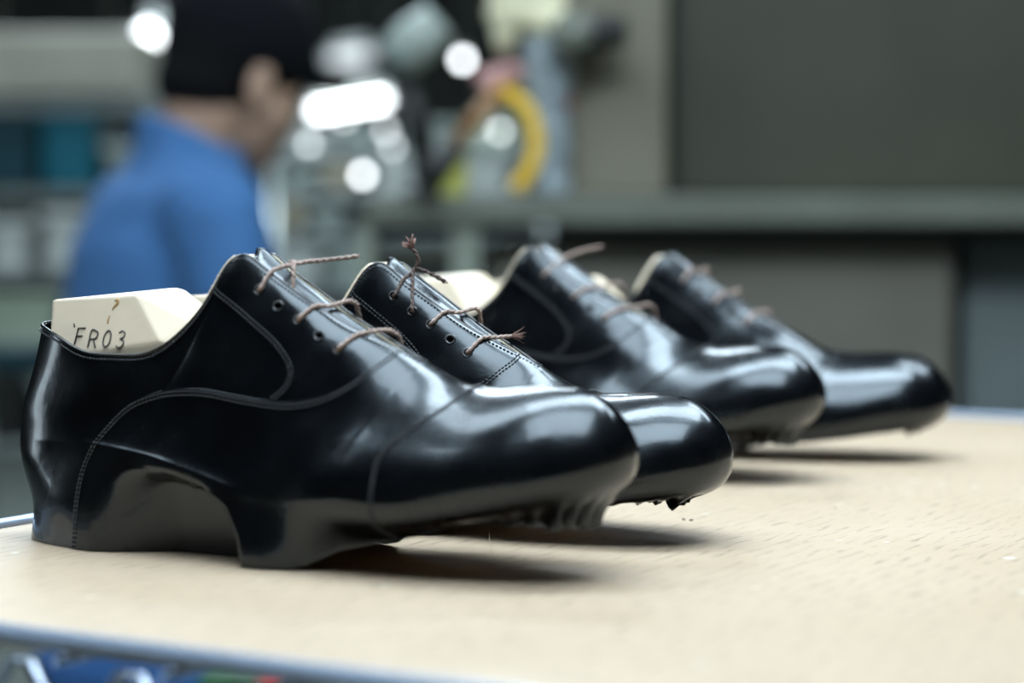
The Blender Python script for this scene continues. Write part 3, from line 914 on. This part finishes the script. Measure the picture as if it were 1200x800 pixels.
struct(wbox('wall_right', (6, -2, 0), (6.1, 12, 3.6), B['wall']))
struct(wbox('ceiling', (-6, -2, 3.6), (6, 12, 3.65), B['ceil']))

# ------------------------------------------------------------------ lamps
w = bpy.data.worlds.new('world'); sc.world = w; w.use_nodes = True
w.node_tree.nodes['Background'].inputs[0].default_value = (.6, .7, .75, 1)
w.node_tree.nodes['Background'].inputs[1].default_value = .035
glow = mat('lamp_diffuser', (.8, .85, .85), .5, emit=(.75, .89, 1), es=6)
def ceiling_lamp(x, y, z, sx, sy, power, label, col=(.75, .89, 1), es=None):
    root = empty('ceiling_lamp', (x, y, z), 0, label, 'ceiling lamp', 'long fluorescent ceiling lamps')
    bm = bmesh.new(); add_box(bm, (0, 0, .045), (sx+.06, sy+.05, .05), .012); bm_obj('housing', bm, B['white'], root)
    bm = bmesh.new(); add_box(bm, (0, 0, .012), (sx, sy, .012), .004); bm_obj('diffuser', bm, glow, root)
    for s in (-.4, .4):
        if z < 3.4: MB().tube([(s*sx, 0, .06), (s*sx, 0, 3.6-z)], .004, 6).build('hanging_rod', B['dark'], root)
    l = bpy.data.lights.new('lamp_light', 'AREA'); l.shape = 'RECTANGLE'; l.size = sx; l.size_y = sy; l.energy = power; l.color = col
    o = bpy.data.objects.new('lamp_light', l); o.location = (0, 0, -.004); link(o, root)
    return root
ceiling_lamp(.22, 1.30, 2.25, 1.25, .36, 20, 'fluorescent lamp hanging right above the shoes')
ceiling_lamp(.12, .50, 2.60, 1.35, .8, 13.5, 'fluorescent lamp hanging nearest the viewer, above the board’s front edge')
ceiling_lamp(-1.05, 1.45, 2.75, 1.5, .5, 8.5, 'fluorescent lamp hanging above and left of the shoes')
ceiling_lamp(-2.5, .75, 3.35, 1.3, .5, 9, 'wide fluorescent lamp at the ceiling far left above the shoes')
ceiling_lamp(-.6, 4.0, 3.3, 1.5, .5, 52, 'fluorescent lamp high above the seated worker')
ceiling_lamp(1.5, 2.1, 3.2, 1.5, .4, 24, 'fluorescent lamp high in front of the olive machine')
ceiling_lamp(-1.0, 7.0, 3.3, 2.0, .5, 130, 'fluorescent lamp high over the far storage racks')

def glow_mat(k): return mat('lamp_and_glint_glow', (.9, .9, .9), .4, emit=(.93, .98, 1), es=k)  # glow of the lamps and of the painted chrome glints
# long tube lamp and block lamps far behind
def tube_lamp(x0, y0, x1, y1, d, r, es, label):
    a, b = W(x0, y0, d), W(x1, y1, d); c = (a+b)/2
    root = empty('tube_lamp', c, 0, label, 'lamp')
    MB().tube([a-c, b-c], r, 12).build('glass_tube', glow_mat(es), root)
    u = (b-a).normalized()
    MB().tube([a-c-u*.03, a-c-u*.001], r*1.2, 12).build('end_cap', B['white'], root)
    MB().tube([b-c+u*.001, b-c+u*.03], r*1.2, 12).build('end_cap', B['white'], root)
    MB().tube([a-c+Vector((0, .01, r+.03)), b-c+Vector((0, .01, r+.03))], .02, 8).build('housing', B['white'], root)
    for e in (a, b):
        MB().tube([e-c+Vector((0, .01, r+.04)), Vector((e.x-c.x, e.y-c.y+.01, 3.6-c.z))], .003, 6).build('hanging_rod', B['dark'], root)
tube_lamp(368, 130, 452, 116, 8.0, .016, 12, 'long bright tube lamp glowing right of the worker’s face')
tube_lamp(390, 70, 432, 65, 9.0, .022, 1.1, 'dim tube lamp above the long bright tube lamp')
tube_lamp(172, 50, 186, 40, 7.0, .045, 9, 'short bright lamp just left of the worker’s black cap')
def glow_ball(px, py, d, s, out, label):  # bright ones are lamps; the rest chrome glints painted as glowing balls, cords added
    c = W(px, py, d); root = empty('lamp_or_glint', c, 0, label, 'small lamp', 'small lamps glowing far behind')
    r = s/2*d/FPX; es = out/(s/41)**2*.8
    bm = bmesh.new(); bmesh.ops.create_uvsphere(bm, u_segments=16, v_segments=10, radius=r); bm_obj('glow_ball', bm, glow_mat(es), root, smooth=True)
    MB().tube([(0, 0, r*.9), (0, 0, r*2.2)], r*.55, 10).build('socket', B['white'], root)
    MB().tube([(0, 0, r*2), (0, 0, 3.6-c.z)], .0007, 6).build('cord', B['white'], root)
for a in [(542, 70, 5.08, 12, 1.1, 'bright round lamp between the tilted lamp head and the yellow bundle'),
          (425, 205, 4.83, 12, .95, 'bright round lamp low, left of the slanted brown handle'),
          (362, 169, 4.95, 9, .30, 'dim chrome glint built as a glowing ball, just below the left end of the long tube lamp'),
          (403, 140, 5.03, 9, .26, 'dim chrome glint built as a glowing ball, directly beneath the middle of the long tube lamp'),
          (452, 153, 4.97, 9, .30, 'dim chrome glint built as a glowing ball, under the right end of the long tube lamp'),
          (460, 172, 5.1, 9, .22, 'dim chrome glint built as a glowing ball, second below the right end of the long tube lamp'),
          (130, 144, 4.9, 9, .36, 'dim chrome glint built as a glowing ball, beside the worker’s blue collar on its left'),
          (3, 183, 4.83, 9, .5, 'chrome glint built as a glowing ball, at the far left edge of the photo'),
          (560, 147, 4.95, 9, .28, 'dim chrome glint built as a glowing ball, seen left of the yellow hose'),
          (586, 154, 5.0, 9, .34, 'dim chrome glint built as a glowing ball, seen inside the bend of the yellow hose')]: glow_ball(*a)

# ------------------------------------------------------------------ the seated worker
def ell(c, r, rot=None, seg=20):
    V, Fs = [], []; n = 12
    for i in range(n+1):
        th = math.pi*i/n
        for k in range(seg):
            a = 2*math.pi*k/seg
            v = Vector((r[0]*math.sin(th)*math.cos(a), r[1]*math.sin(th)*math.sin(a), r[2]*math.cos(th)))
            if rot is not None: v = rot @ v
            V.append(Vector(c)+v)
    for i in range(n):
        for k in range(seg):
            k2 = (k+1) % seg; Fs.append((i*seg+k, (i+1)*seg+k, (i+1)*seg+k2, i*seg+k2))
    return V, Fs
def ringloft(secs, seg=28):
    """secs: (center, rx along f, ry along l)"""
    V, Fs = [], []
    for c, a, b in secs:
        for k in range(seg):
            t = 2*math.pi*k/seg; V.append(Vector(c)+Vector((a*math.cos(t), b*math.sin(t), 0)))
    n = len(secs)
    for i in range(n-1):
        for k in range(seg):
            k2 = (k+1) % seg; Fs.append((i*seg+k, i*seg+k2, (i+1)*seg+k2, (i+1)*seg+k))
    Fs.append(tuple(range(seg))[::-1]); Fs.append(tuple((n-1)*seg+k for k in range(seg)))
    return V, Fs
def tapered(pts, rads, n=6, seg=16):
    P = catmull(pts, n); r = np.interp(np.linspace(0, 1, len(P)), np.linspace(0, 1, len(rads)), rads)
    return tube_arrays(P, list(r), seg)
def remesh(o, vox, it=4):
    bm = bmesh.new(); bm.from_mesh(o.data); bmesh.ops.recalc_face_normals(bm, faces=bm.faces); bm.to_mesh(o.data); bm.free()
    m = o.modifiers.new('remesh', 'REMESH'); m.mode = 'VOXEL'; m.voxel_size = vox; m.use_smooth_shade = True
    s = o.modifiers.new('smooth', 'SMOOTH'); s.iterations = it; s.factor = .5
    return o
def build_person():
    S = W(190, 260, 2.8); yaw = R(27)
    loc = Vector((S.x, 2.8, 0))
    HC = Vector((.108, -.0, 1.252)); HR = Euler((0, R(20), R(10))).to_matrix()     # head looks down and a little further away
    def h(x, y, z): return HC+HR @ Vector((x, y, z))
    b = MB()
    b.add(*ell(h(-.012, 0, .03), (.094, .074, .086), HR)); b.add(*ell(h(.03, 0, -.04), (.062, .058, .082), HR))
    b.add(*ell(h(.048, 0, -.095), (.036, .034, .026), HR)); b.add(*ell(h(.082, 0, -.035), (.020, .013, .024), HR))
    b.add(*ell(h(.093, 0, -.048), (.014, .015, .011), HR)); b.add(*ell(h(.078, 0, -.078), (.012, .024, .007), HR))
    b.add(*ell(h(.078, 0, -.090), (.011, .020, .007), HR)); b.add(*ell(h(.068, 0, .012), (.018, .048, .012), HR))
    for s in (-1, 1):
        b.add(*ell(h(.066, s*.030, -.008), (.012, .014, .009), HR)); b.add(*ell(h(.045, s*.046, -.045), (.026, .016, .024), HR))
        b.add(*ell(h(-.004, s*.074, -.022), (.019, .009, .032), HR)); b.add(*ell(h(.002, s*.077, -.045), (.010, .007, .013), HR))
    b.add(*tapered([(.03, 0, 1.08), (.045, 0, 1.15), h(-.03, 0, -.05)], [.072, .056, .058]))
    tors = [((0, 0, .53), .09, .13), ((0, 0, .60), .118, .165), ((-.01, 0, .70), .108, .145), ((-.012, 0, .80), .105, .14), ((0, 0, .92), .118, .155),
            ((.012, 0, 1.02), .115, .165), ((.022, 0, 1.09), .09, .155), ((.03, 0, 1.13), .06, .10), ((.035, 0, 1.15), .045, .06)]
    b.add(*ringloft(tors))
    arms = {}
    for s in (-1, 1):
        sh, el, wr = Vector((.015, s*.165, 1.065)), Vector((.075, s*.215, .81)), Vector((.285, s*.135, .700))
        arms[s] = (sh, el, wr)
        b.add(*tapered([sh+Vector((0, -s*.025, -.02)), sh*.5+el*.5+Vector((-.01, 0, 0)), el], [.052, .046, .040])); b.add(*tapered([el, el*.55+wr*.45, wr], [.041, .038, .026]))
        d = (wr-el).normalized(); hand = wr+Vector((d.x*.05, d.y*.05, -.012))
        b.add(*ell(hand, (.048, .038, .016), Euler((0, R(12), s*R(-20))).to_matrix()))
        for k, (o, L) in enumerate(((-.027, .070), (-.009, .080), (.009, .075), (.027, .058))):
            st = hand+Vector((.036, o, 0)); b.add(*tapered([st, st+Vector((L*.5, o*.15, -.002)), st+Vector((L*.95, o*.2, -.016))], [.0095, .009, .0075], 4, 10))
        st = hand+Vector((-.012, -s*.032, 0)); b.add(*tapered([st, st+Vector((.026, -s*.022, -.004)), st+Vector((.052, -s*.026, -.010))], [.012, .0105, .009], 4, 10))
        hp, kn, an = Vector((.01, s*.09, .585)), Vector((.42, s*.125, .585)), Vector((.40, s*.125, .10))
        b.add(*tapered([hp, hp*.5+kn*.5, kn], [.088, .078, .058])); b.add(*tapered([kn, kn*.6+an*.4+Vector((-.012, 0, 0)), an], [.058, .056, .036]))
        b.add(*tapered([an+Vector((-.02, 0, -.04)), an+Vector((.08, 0, -.06)), an+Vector((.16, 0, -.07))], [.036, .034, .026]))
    body = b.build('person', B['skin'], loc=loc); body.rotation_euler = (0, 0, yaw); remesh(body, .006)
    tag(body, 'person in a blue work shirt and black cap seated behind, looking down to the right', 'person')
    g = 1.0
    sbm = MB(); sbm.add(*ringloft([(c, a*1.0+.013, bb*1.0+.013) for c, a, bb in tors[1:-1]]+[((.035, 0, 1.155), .070, .072)]))
    for s in (-1, 1):
        sh, el, wr = arms[s]
        sbm.add(*ell(sh+Vector((0, -s*.008, -.002)), (.070, .066, .068)))
        sbm.add(*tapered([sh+Vector((0, -s*.005, .0)), sh*.5+el*.5+Vector((-.01, 0, 0)), el], [.068, .060, .056])); sbm.add(*tapered([el, el*.55+wr*.45, wr-(wr-el)*.08], [.056, .050, .040]))
    # open stand collar
    cv, cf = ringloft([((.034, 0, 1.11), .078, .084), ((.04, 0, 1.14), .076, .076), ((.042, 0, 1.158), .075, .072), ((.042, 0, 1.172), .074, .070)])
    cv = [Vector((v.x, v.y, v.z-(v.x-.03)*(v.z-1.10)*7.0)) for v in cv]; sbm.add(cv, cf)
    remesh(sbm.build('shirt', B['shirt'], body), .008, 6)
    tb = MB(); tb.add(*ringloft([((0, 0, .515), .10, .15), ((0, 0, .58), .135, .18), ((-.005, 0, .66), .128, .168)]))
    for s in (-1, 1):
        hp, kn, an = Vector((.01, s*.09, .585)), Vector((.42, s*.125, .585)), Vector((.40, s*.125, .13))
        tb.add(*tapered([hp, hp*.5+kn*.5, kn], [.098, .088, .070])); tb.add(*tapered([kn, kn*.6+an*.4, an], [.069, .066, .056]))
    remesh(tb.build('trousers', B['trousers'], body), .009, 5)
    for s in (-1, 1):
        an = Vector((.40, s*.125, .10)); sb = MB()
        sb.add(*tapered([an+Vector((-.03, 0, -.05)), an+Vector((.07, 0, -.05)), an+Vector((.175, 0, -.062))], [.047, .045, .036])); sb.add(*tapered([an+Vector((0, 0, -.05)), an+Vector((0, 0, .01))], [.045, .045]))
        remesh(sb.build('work_shoe', B['dark'], body), .007)
    hb = MB(); hb.add(*ell(h(-.030, 0, .022), (.088, .081, .088), HR))
    hb.add(*ell(h(-.050, 0, -.035), (.060, .068, .052), HR))
    remesh(hb.build('hair', B['hairm'], body), .007)
    cb = MB(); cb.add(*ell(h(-.014, 0, .050), (.110, .092, .092), HR)); 
    cb.add(*ell(h(.012, 0, .040), (.096, .080, .055), HR))
    cb.add(*ell(h(.104, 0, .034), (.058, .066, .008), Euler((0, R(18), R(10))).to_matrix()))
    remesh(cb.build('cap', B['cap'], body), .007)
    st = empty('stool', loc+Vector((0, 0, 0)), yaw, 'round stool the worker in the blue shirt sits on', 'stool')
    lathe('seat', [(0, .45), (.16, .45), (.17, .46), (.17, .495), (.15, .512), (0, .515)], B['trousers'], st)
    MB().tube([(0, 0, .07), (0, 0, .45)], .025, 14).build('column', B['rail'], st)
    for k in range(5):
        a = 2*math.pi*k/5; MB().tube([(0, 0, .08), (.12*math.cos(a), .12*math.sin(a), .06), (.25*math.cos(a), .25*math.sin(a), .022)], [.02, .017, .014]).build('leg', B['rail'], st)
build_person()

# ------------------------------------------------------------------ workbench and machine on the right
wb = empty('workbench', (W(800, 240, 2.6).x, 2.6, 0), 0, 'long grey-green steel workbench behind the shoes, legs at its left end', 'workbench')
top_z = W(600, 229, 2.6).z
fbox('bench_top', 428, 229, 1420, 263, 2.6, .62, B['bench'], wb, .003)
fbox('shade_strip', 440, 268, 1420, 276, 2.66, .5, B['dark'], wb, .002)  # dark strip paints the shade under the bench top
for (x0, x1, m_) in ((418, 438, 'benchlt'), (528, 562, 'benchlt'), (1345, 1380, 'bench')):
    fbox('leg', x0, 262, x1, 300, 2.61, .05, B[m_], wb, .002, zlo=0)
for (x0, x1) in ((418, 442), (1345, 1380)):
    fbox('leg', x0, 262, x1, 300, 3.14, .05, B['bench'], wb, .002, zlo=0)
fbox('cross_rail', 430, 292, 540, 304, 2.64, .03, B['bench'], wb, .002)
lo = W(600, 285, 2.95)
bc = fbox('machine_cabinet', 575, 281, 1120, 560, 2.66, .2, B['brown'], None, .01, zlo=.08); tag(bc, 'brown-grey steel cabinet under the workbench, behind the black shoes', 'cabinet')
bc2 = fbox('machine_cabinet', 1128, 281, 1330, 560, 2.70, .35, B['blueg'], None, .01, zlo=.0); tag(bc2, 'blue-grey cabinet under the workbench at the right edge of the photo', 'cabinet')
mc = empty('press_machine', (W(900, 228, 2.75).x, 2.75, top_z), 0, 'tall olive-grey machine with a beige column standing on the workbench', 'machine')
fbox('column', 671, -140, 783, 229, 2.66, .45, B['column'], mc, .006)
fbox('side_panel', 790, -140, 1420, 229, 2.80, .35, B['olive'], mc, .006)
fbox('gap_strip', 783, -140, 792, 229, 2.79, .3, B['dark'], mc, .002)  # dark strip filling the gap between column and side panel
cx = W(700, 38, 2.6)-mc.location
MB().tube([cx+Vector((-.035, .06, -.01)), cx+Vector((-.030, -.02, 0))], [.022, .026], 18).build('clamp_knob', B['bench'], mc)
MB().tube([cx+Vector((-.01, .06, .0)), cx+Vector((.0, .0, .0)), cx+Vector((.035, .0, .0))], [.022, .022, .018], 14).build('valve', B['dark'], mc)
MB().tube([cx+Vector((-.040, .058, -.085)), cx+Vector((-.040, .03, -.085))], .010, 12).build('push_button', B['red'], mc)
# things on the bench
def lathe_at(name, px, d, prof, m, label=None, cat=None, seg=28, parent=None):
    p = W(px, 228, d); o = lathe(name, prof, m, parent, seg, loc=Vector((p.x, d, top_z)) if parent is None else p)
    if label: tag(o, label, cat)
    return o
pr = []
for k in range(25):
    z = k/24*.195; pr.append((.0285+(.0016 if k % 2 else -.0004), z))
r_ = lathe_at('wrapped_roll', 640, 2.64, [(0, 0)]+pr+[(0, .195)], B['grey'], 'grey mottled upright roll on the workbench, left of the beige column', 'roll')
def blob(name, parts, m, loc, parent=None, vox=.005):
    b = MB()
    for c, r in parts: b.add(*ell(c, r))
    o = b.build(name, m, parent, loc=loc); return remesh(o, vox, 3)
p = Vector((W(618, 45, 2.64).x, 2.64, top_z+.194))
bund = blob('cloth_bundle', [((.022, 0, .022), (.034, .034, .026)), ((-.012, 0, .030), (.040, .034, .026)), ((.0, 0, .055), (.050, .035, .025)), ((-.028, -.004, .012), (.016, .02, .034))],
            B['paley'], p); tag(bund, 'pale yellow rounded cloth bundle on top of the grey roll', 'cloth')
# yellow hose
a = [W(586, 112, 2.66), W(604, 118, 2.66), W(622, 140, 2.66), W(628, 175, 2.66), W(618, 205, 2.66)]
e = W(604, 228, 2.66); e.z = top_z+.008
hs = MB(); c0 = a[0].copy(); pts = [q-c0-Vector((.0, .045, 0)) for q in a+[e]]
hs.tube(catmull(pts, 8), .0095, 14); o = hs.build('yellow_hose', B['yellow'], loc=c0); tag(o, 'bright yellow curved hose on the workbench, left of the grey roll', 'hose')
hd = empty('hand_tool', (W(500, 228, 2.64).x, 2.57, top_z), 0, 'slanted brown-handled tool with a black lower end leaning on the workbench', 'tool')
A_ = Vector((0, 0, .012)); T_ = Vector((W(584, 108, 2.64).x-hd.location.x, .035, W(584, 108, 2.64).z-top_z))
MB().tube([A_, A_*.6+T_*.4], [.020, .017], 14).build('grip', B['dark'], hd); MB().tube([A_*.6+T_*.4, T_], [.010, .010], 12).build('handle', B['wood'], hd)
pk = blob('pink_cloth', [((0, 0, 0), (.030, .02, .012)), ((-.012, -.005, -.008), (.018, .02, .010)), ((.016, 0, .006), (.018, .018, .012))], B['pink'], Vector((W(585, 88, 2.63).x, 2.63, W(585, 90, 2.63).z)))
tag(pk, 'dusty pink cloth folded over the top of the slanted brown handle', 'cloth')
tp = lathe_at('tape_roll', 532, 2.70, [(.008, 0), (.016, 0), (.017, .004), (.017, .046), (.016, .05), (.008, .05), (.008, 0)], B['chartreuse'], 'yellow-green roll of tape on the workbench under the brown handle', 'tape')
lp = empty('desk_lamp', (W(500, 228, 2.72).x, 2.74, top_z), 0, 'tilted pale green lamp head on a black arm rising from the workbench', 'desk lamp')
lathe('base', [(0, 0), (.03, 0), (.03, .008), (.012, .014), (0, .014)], B['dark'], lp)
j1 = W(492, 150, 2.72)-lp.location; j2 = W(470, 90, 2.72)-lp.location
MB().tube([(0, 0, .012), j1, j2], [.015, .017, .015], 10).build('arm', B['dark'], lp)
h0 = W(460, 74, 2.70)-lp.location; h1 = W(514, 22, 2.70)-lp.location
MB().tube([h0, h0*.9+h1*.1, h0*.5+h1*.5, h1], [.020, .030, .032, .024], 22).build('lamp_head', B['pale'], lp)

# ------------------------------------------------------------------ storage racks with boxes
def rack(x0, x1, d, depth, shelf_y, label, m='rail', zb=None):
    root = empty('storage_rack', (W((x0+x1)/2, 300, d).x, d, 0), 0, label, 'rack')
    xa, xb = W(x0, 0, d).x-root.location.x, W(x1, 0, d).x-root.location.x
    zt = W(0, shelf_y[0], d).z+.03
    for x in (xa, xb):
        for y in (0, depth):
            MB().tube([(x, y, 0), (x, y, zt)], .014, 10).build('post', B[m], root)
    for sy in shelf_y:
        z = W(0, sy, d).z
        bm = bmesh.new(); add_box(bm, ((xa+xb)/2, depth/2, z-.012), (xb-xa, depth, .024), .003); bm_obj('shelf', bm, B[m], root)
    return root
rnd = random.Random(5)
def bin_(px0, px1, py_top, shelf_py, d, depth, m, label, cat='box', name='storage_box', grp=None):
    z = W(0, shelf_py, d).z; a = W(px0, 0, d).x; b = W(px1, 0, d).x; zt = W(0, py_top, d).z; h = zt-z
    root = empty(name, ((a+b)/2, d+.01+depth/2, z), 0, label, cat, grp)
    w_ = b-a; t = .006
    bm = bmesh.new()
    add_box(bm, (0, 0, t/2), (w_, depth, t)); add_box(bm, (-w_/2+t/2, 0, h/2), (t, depth, h)); add_box(bm, (w_/2-t/2, 0, h/2), (t, depth, h))
    add_box(bm, (0, -depth/2+t/2, h/2), (w_, t, h)); add_box(bm, (0, depth/2-t/2, h/2), (w_, t, h)); bm_obj('bin_body', bm, B[m], root)
    bm = bmesh.new(); add_box(bm, (0, 0, h-.004), (w_+.016, depth+.016, .018), .004); bm_obj('lid', bm, B[m], root)
    return root
# left of the worker
rack(-90, 210, 4.4, .45, [118, 222, 318, 402, 520], 'grey-green storage rack left of the worker in blue')
bl = fbox('machine_hood', -70, 36, 164, 112, 4.4, .45, B['beige'], None, .01); tag(bl, 'large beige box on top of the left storage rack', 'box')
for (x0, x1, yt, ys, m_, lb) in [
   (44, 112, 132, 222, 'teal', 'teal box on the left rack, directly below the beige box'),
   (-30, 38, 138, 222, 'tealdk', 'dark teal box at the left edge of the photo, below the beige box'),
   (122, 196, 172, 222, 'pale', 'pale box on the left rack close to the worker’s shoulder'),
   (-20, 30, 262, 318, 'white', 'white box at the left edge, on the second shelf down'),
   (46, 92, 250, 318, 'white', 'white box on the second shelf, beside the worker’s back'),
   (-28, 64, 350, 402, 'ltgreen', 'pale green box left of the nearest shoe heel'),
   (76, 150, 352, 402, 'pale', 'pale grey-green box behind the cream last marked FR03'),
   (-20, 26, 450, 520, 'dark', 'dark box on the lowest shelf left of the nearest shoe'),
   (34, 90, 445, 520, 'pale', 'pale box on the lowest shelf behind the nearest shoe heel')]:
    bin_(x0, x1, yt, ys, 4.4, .34, m_, lb, grp='boxes on the left rack')
tb_ = fbox('shelf_strip', -90, 408, 60, 432, 4.36, .03, B['tealdk'], None, .003); tag(tb_, 'dark teal strip along the left rack’s fourth shelf', 'shelf strip')
# between the worker and the workbench
rack(318, 640, 5.2, .5, [176, 222, 272, 335, 430], 'pale storage rack behind, between the worker and the workbench')
lst = [(330, 372, 200, 222, 'pale', 'pale grey box right behind the worker’s chin'), (380, 410, 196, 222, 'cream', 'cream box on the middle rack, second from the left'),
  (440, 482, 190, 222, 'white', 'white box on the middle rack left of the brown handle'), (490, 520, 200, 222, 'pale', 'pale box behind the black end of the brown handle'),
  (540, 596, 186, 222, 'white', 'white box on the middle rack behind the yellow-green tape'),
  (336, 384, 150, 176, 'white', 'white box on the middle rack’s top shelf at its left end'), (396, 440, 148, 176, 'pale', 'pale box on the top shelf below the long tube lamp'),
  (470, 530, 146, 176, 'pale', 'pale box on the top shelf behind the lamp arm'), (546, 606, 140, 176, 'ltgreen', 'pale green box on the top shelf behind the yellow hose'),
  (328, 350, 240, 272, 'cream', 'small cream box beside the worker’s sleeve'), (362, 400, 246, 272, 'pale', 'pale box behind the lace end of the nearest shoe'),
  (326, 372, 296, 335, 'white', 'white box behind the top of the nearest shoe'), (384, 420, 292, 335, 'pale', 'pale box left of the workbench leg, low on the middle rack')]
for (x0, x1, yt, ys, m_, lb) in lst: bin_(x0, x1, yt, ys, 5.2, .36, m_, lb, grp='boxes on the middle rack')
# crates seen below the board's front edge
g_ = fbox('green_crate', 232, 788, 320, 900, 2.05, .3, B['green'], None, .006, zlo=0); tag(g_, 'green crate on the floor seen under the front edge of the board', 'crate')

rb = fbox('red_box', 302, 789, 328, 812, 1.96, .07, B['red'], None, .004, zlo=0); tag(rb, 'slim red box standing on the floor in front of the green crate', 'box')

# unseen tall window, added in the left wall for the streak on the heel
wn = empty('added_window_1', (-5.99, 2.35, 1.55)); wn['kind'] = 'structure'
bm = bmesh.new()
for (c_, s_) in (((0, -.52, 0), (.08, .06, 1.9)), ((0, .52, 0), (.08, .06, 1.9)), ((0, 0, -.92), (.08, 1.1, .06)), ((0, 0, .92), (.08, 1.1, .06)), ((0, 0, 0), (.05, 1.0, .03))):
    add_box(bm, c_, s_, .004)
bm_obj('window_frame', bm, B['white'], wn)
bm = bmesh.new(); add_box(bm, (-.01, 0, 0), (.01, 1.0, 1.8)); bm_obj('pane', bm, mat('added_window_glow', (.6, .7, .75), .2, emit=(.8, .92, 1), es=5), wn)


# ------------------------------------------------------------------ camera
cd = bpy.data.cameras.new('camera'); cam = bpy.data.objects.new('camera', cd); link(cam)
cam.location = (0, 0, ZB+CAMH); cam.rotation_euler = (math.pi/2-PIT, 0, 0)
cd.sensor_width = 36; cd.lens = 75; cd.clip_start = .05; cd.clip_end = 100
cd.dof.use_dof = True; cd.dof.focus_distance = 1.03; cd.dof.aperture_fstop = 3.6
sc.camera = cam
sc.view_settings.view_transform = 'Standard'; sc.view_settings.look = 'None'
sc.view_settings.gamma = 1; sc.view_settings.use_curve_mapping = False
sc.view_settings.exposure = 0.0
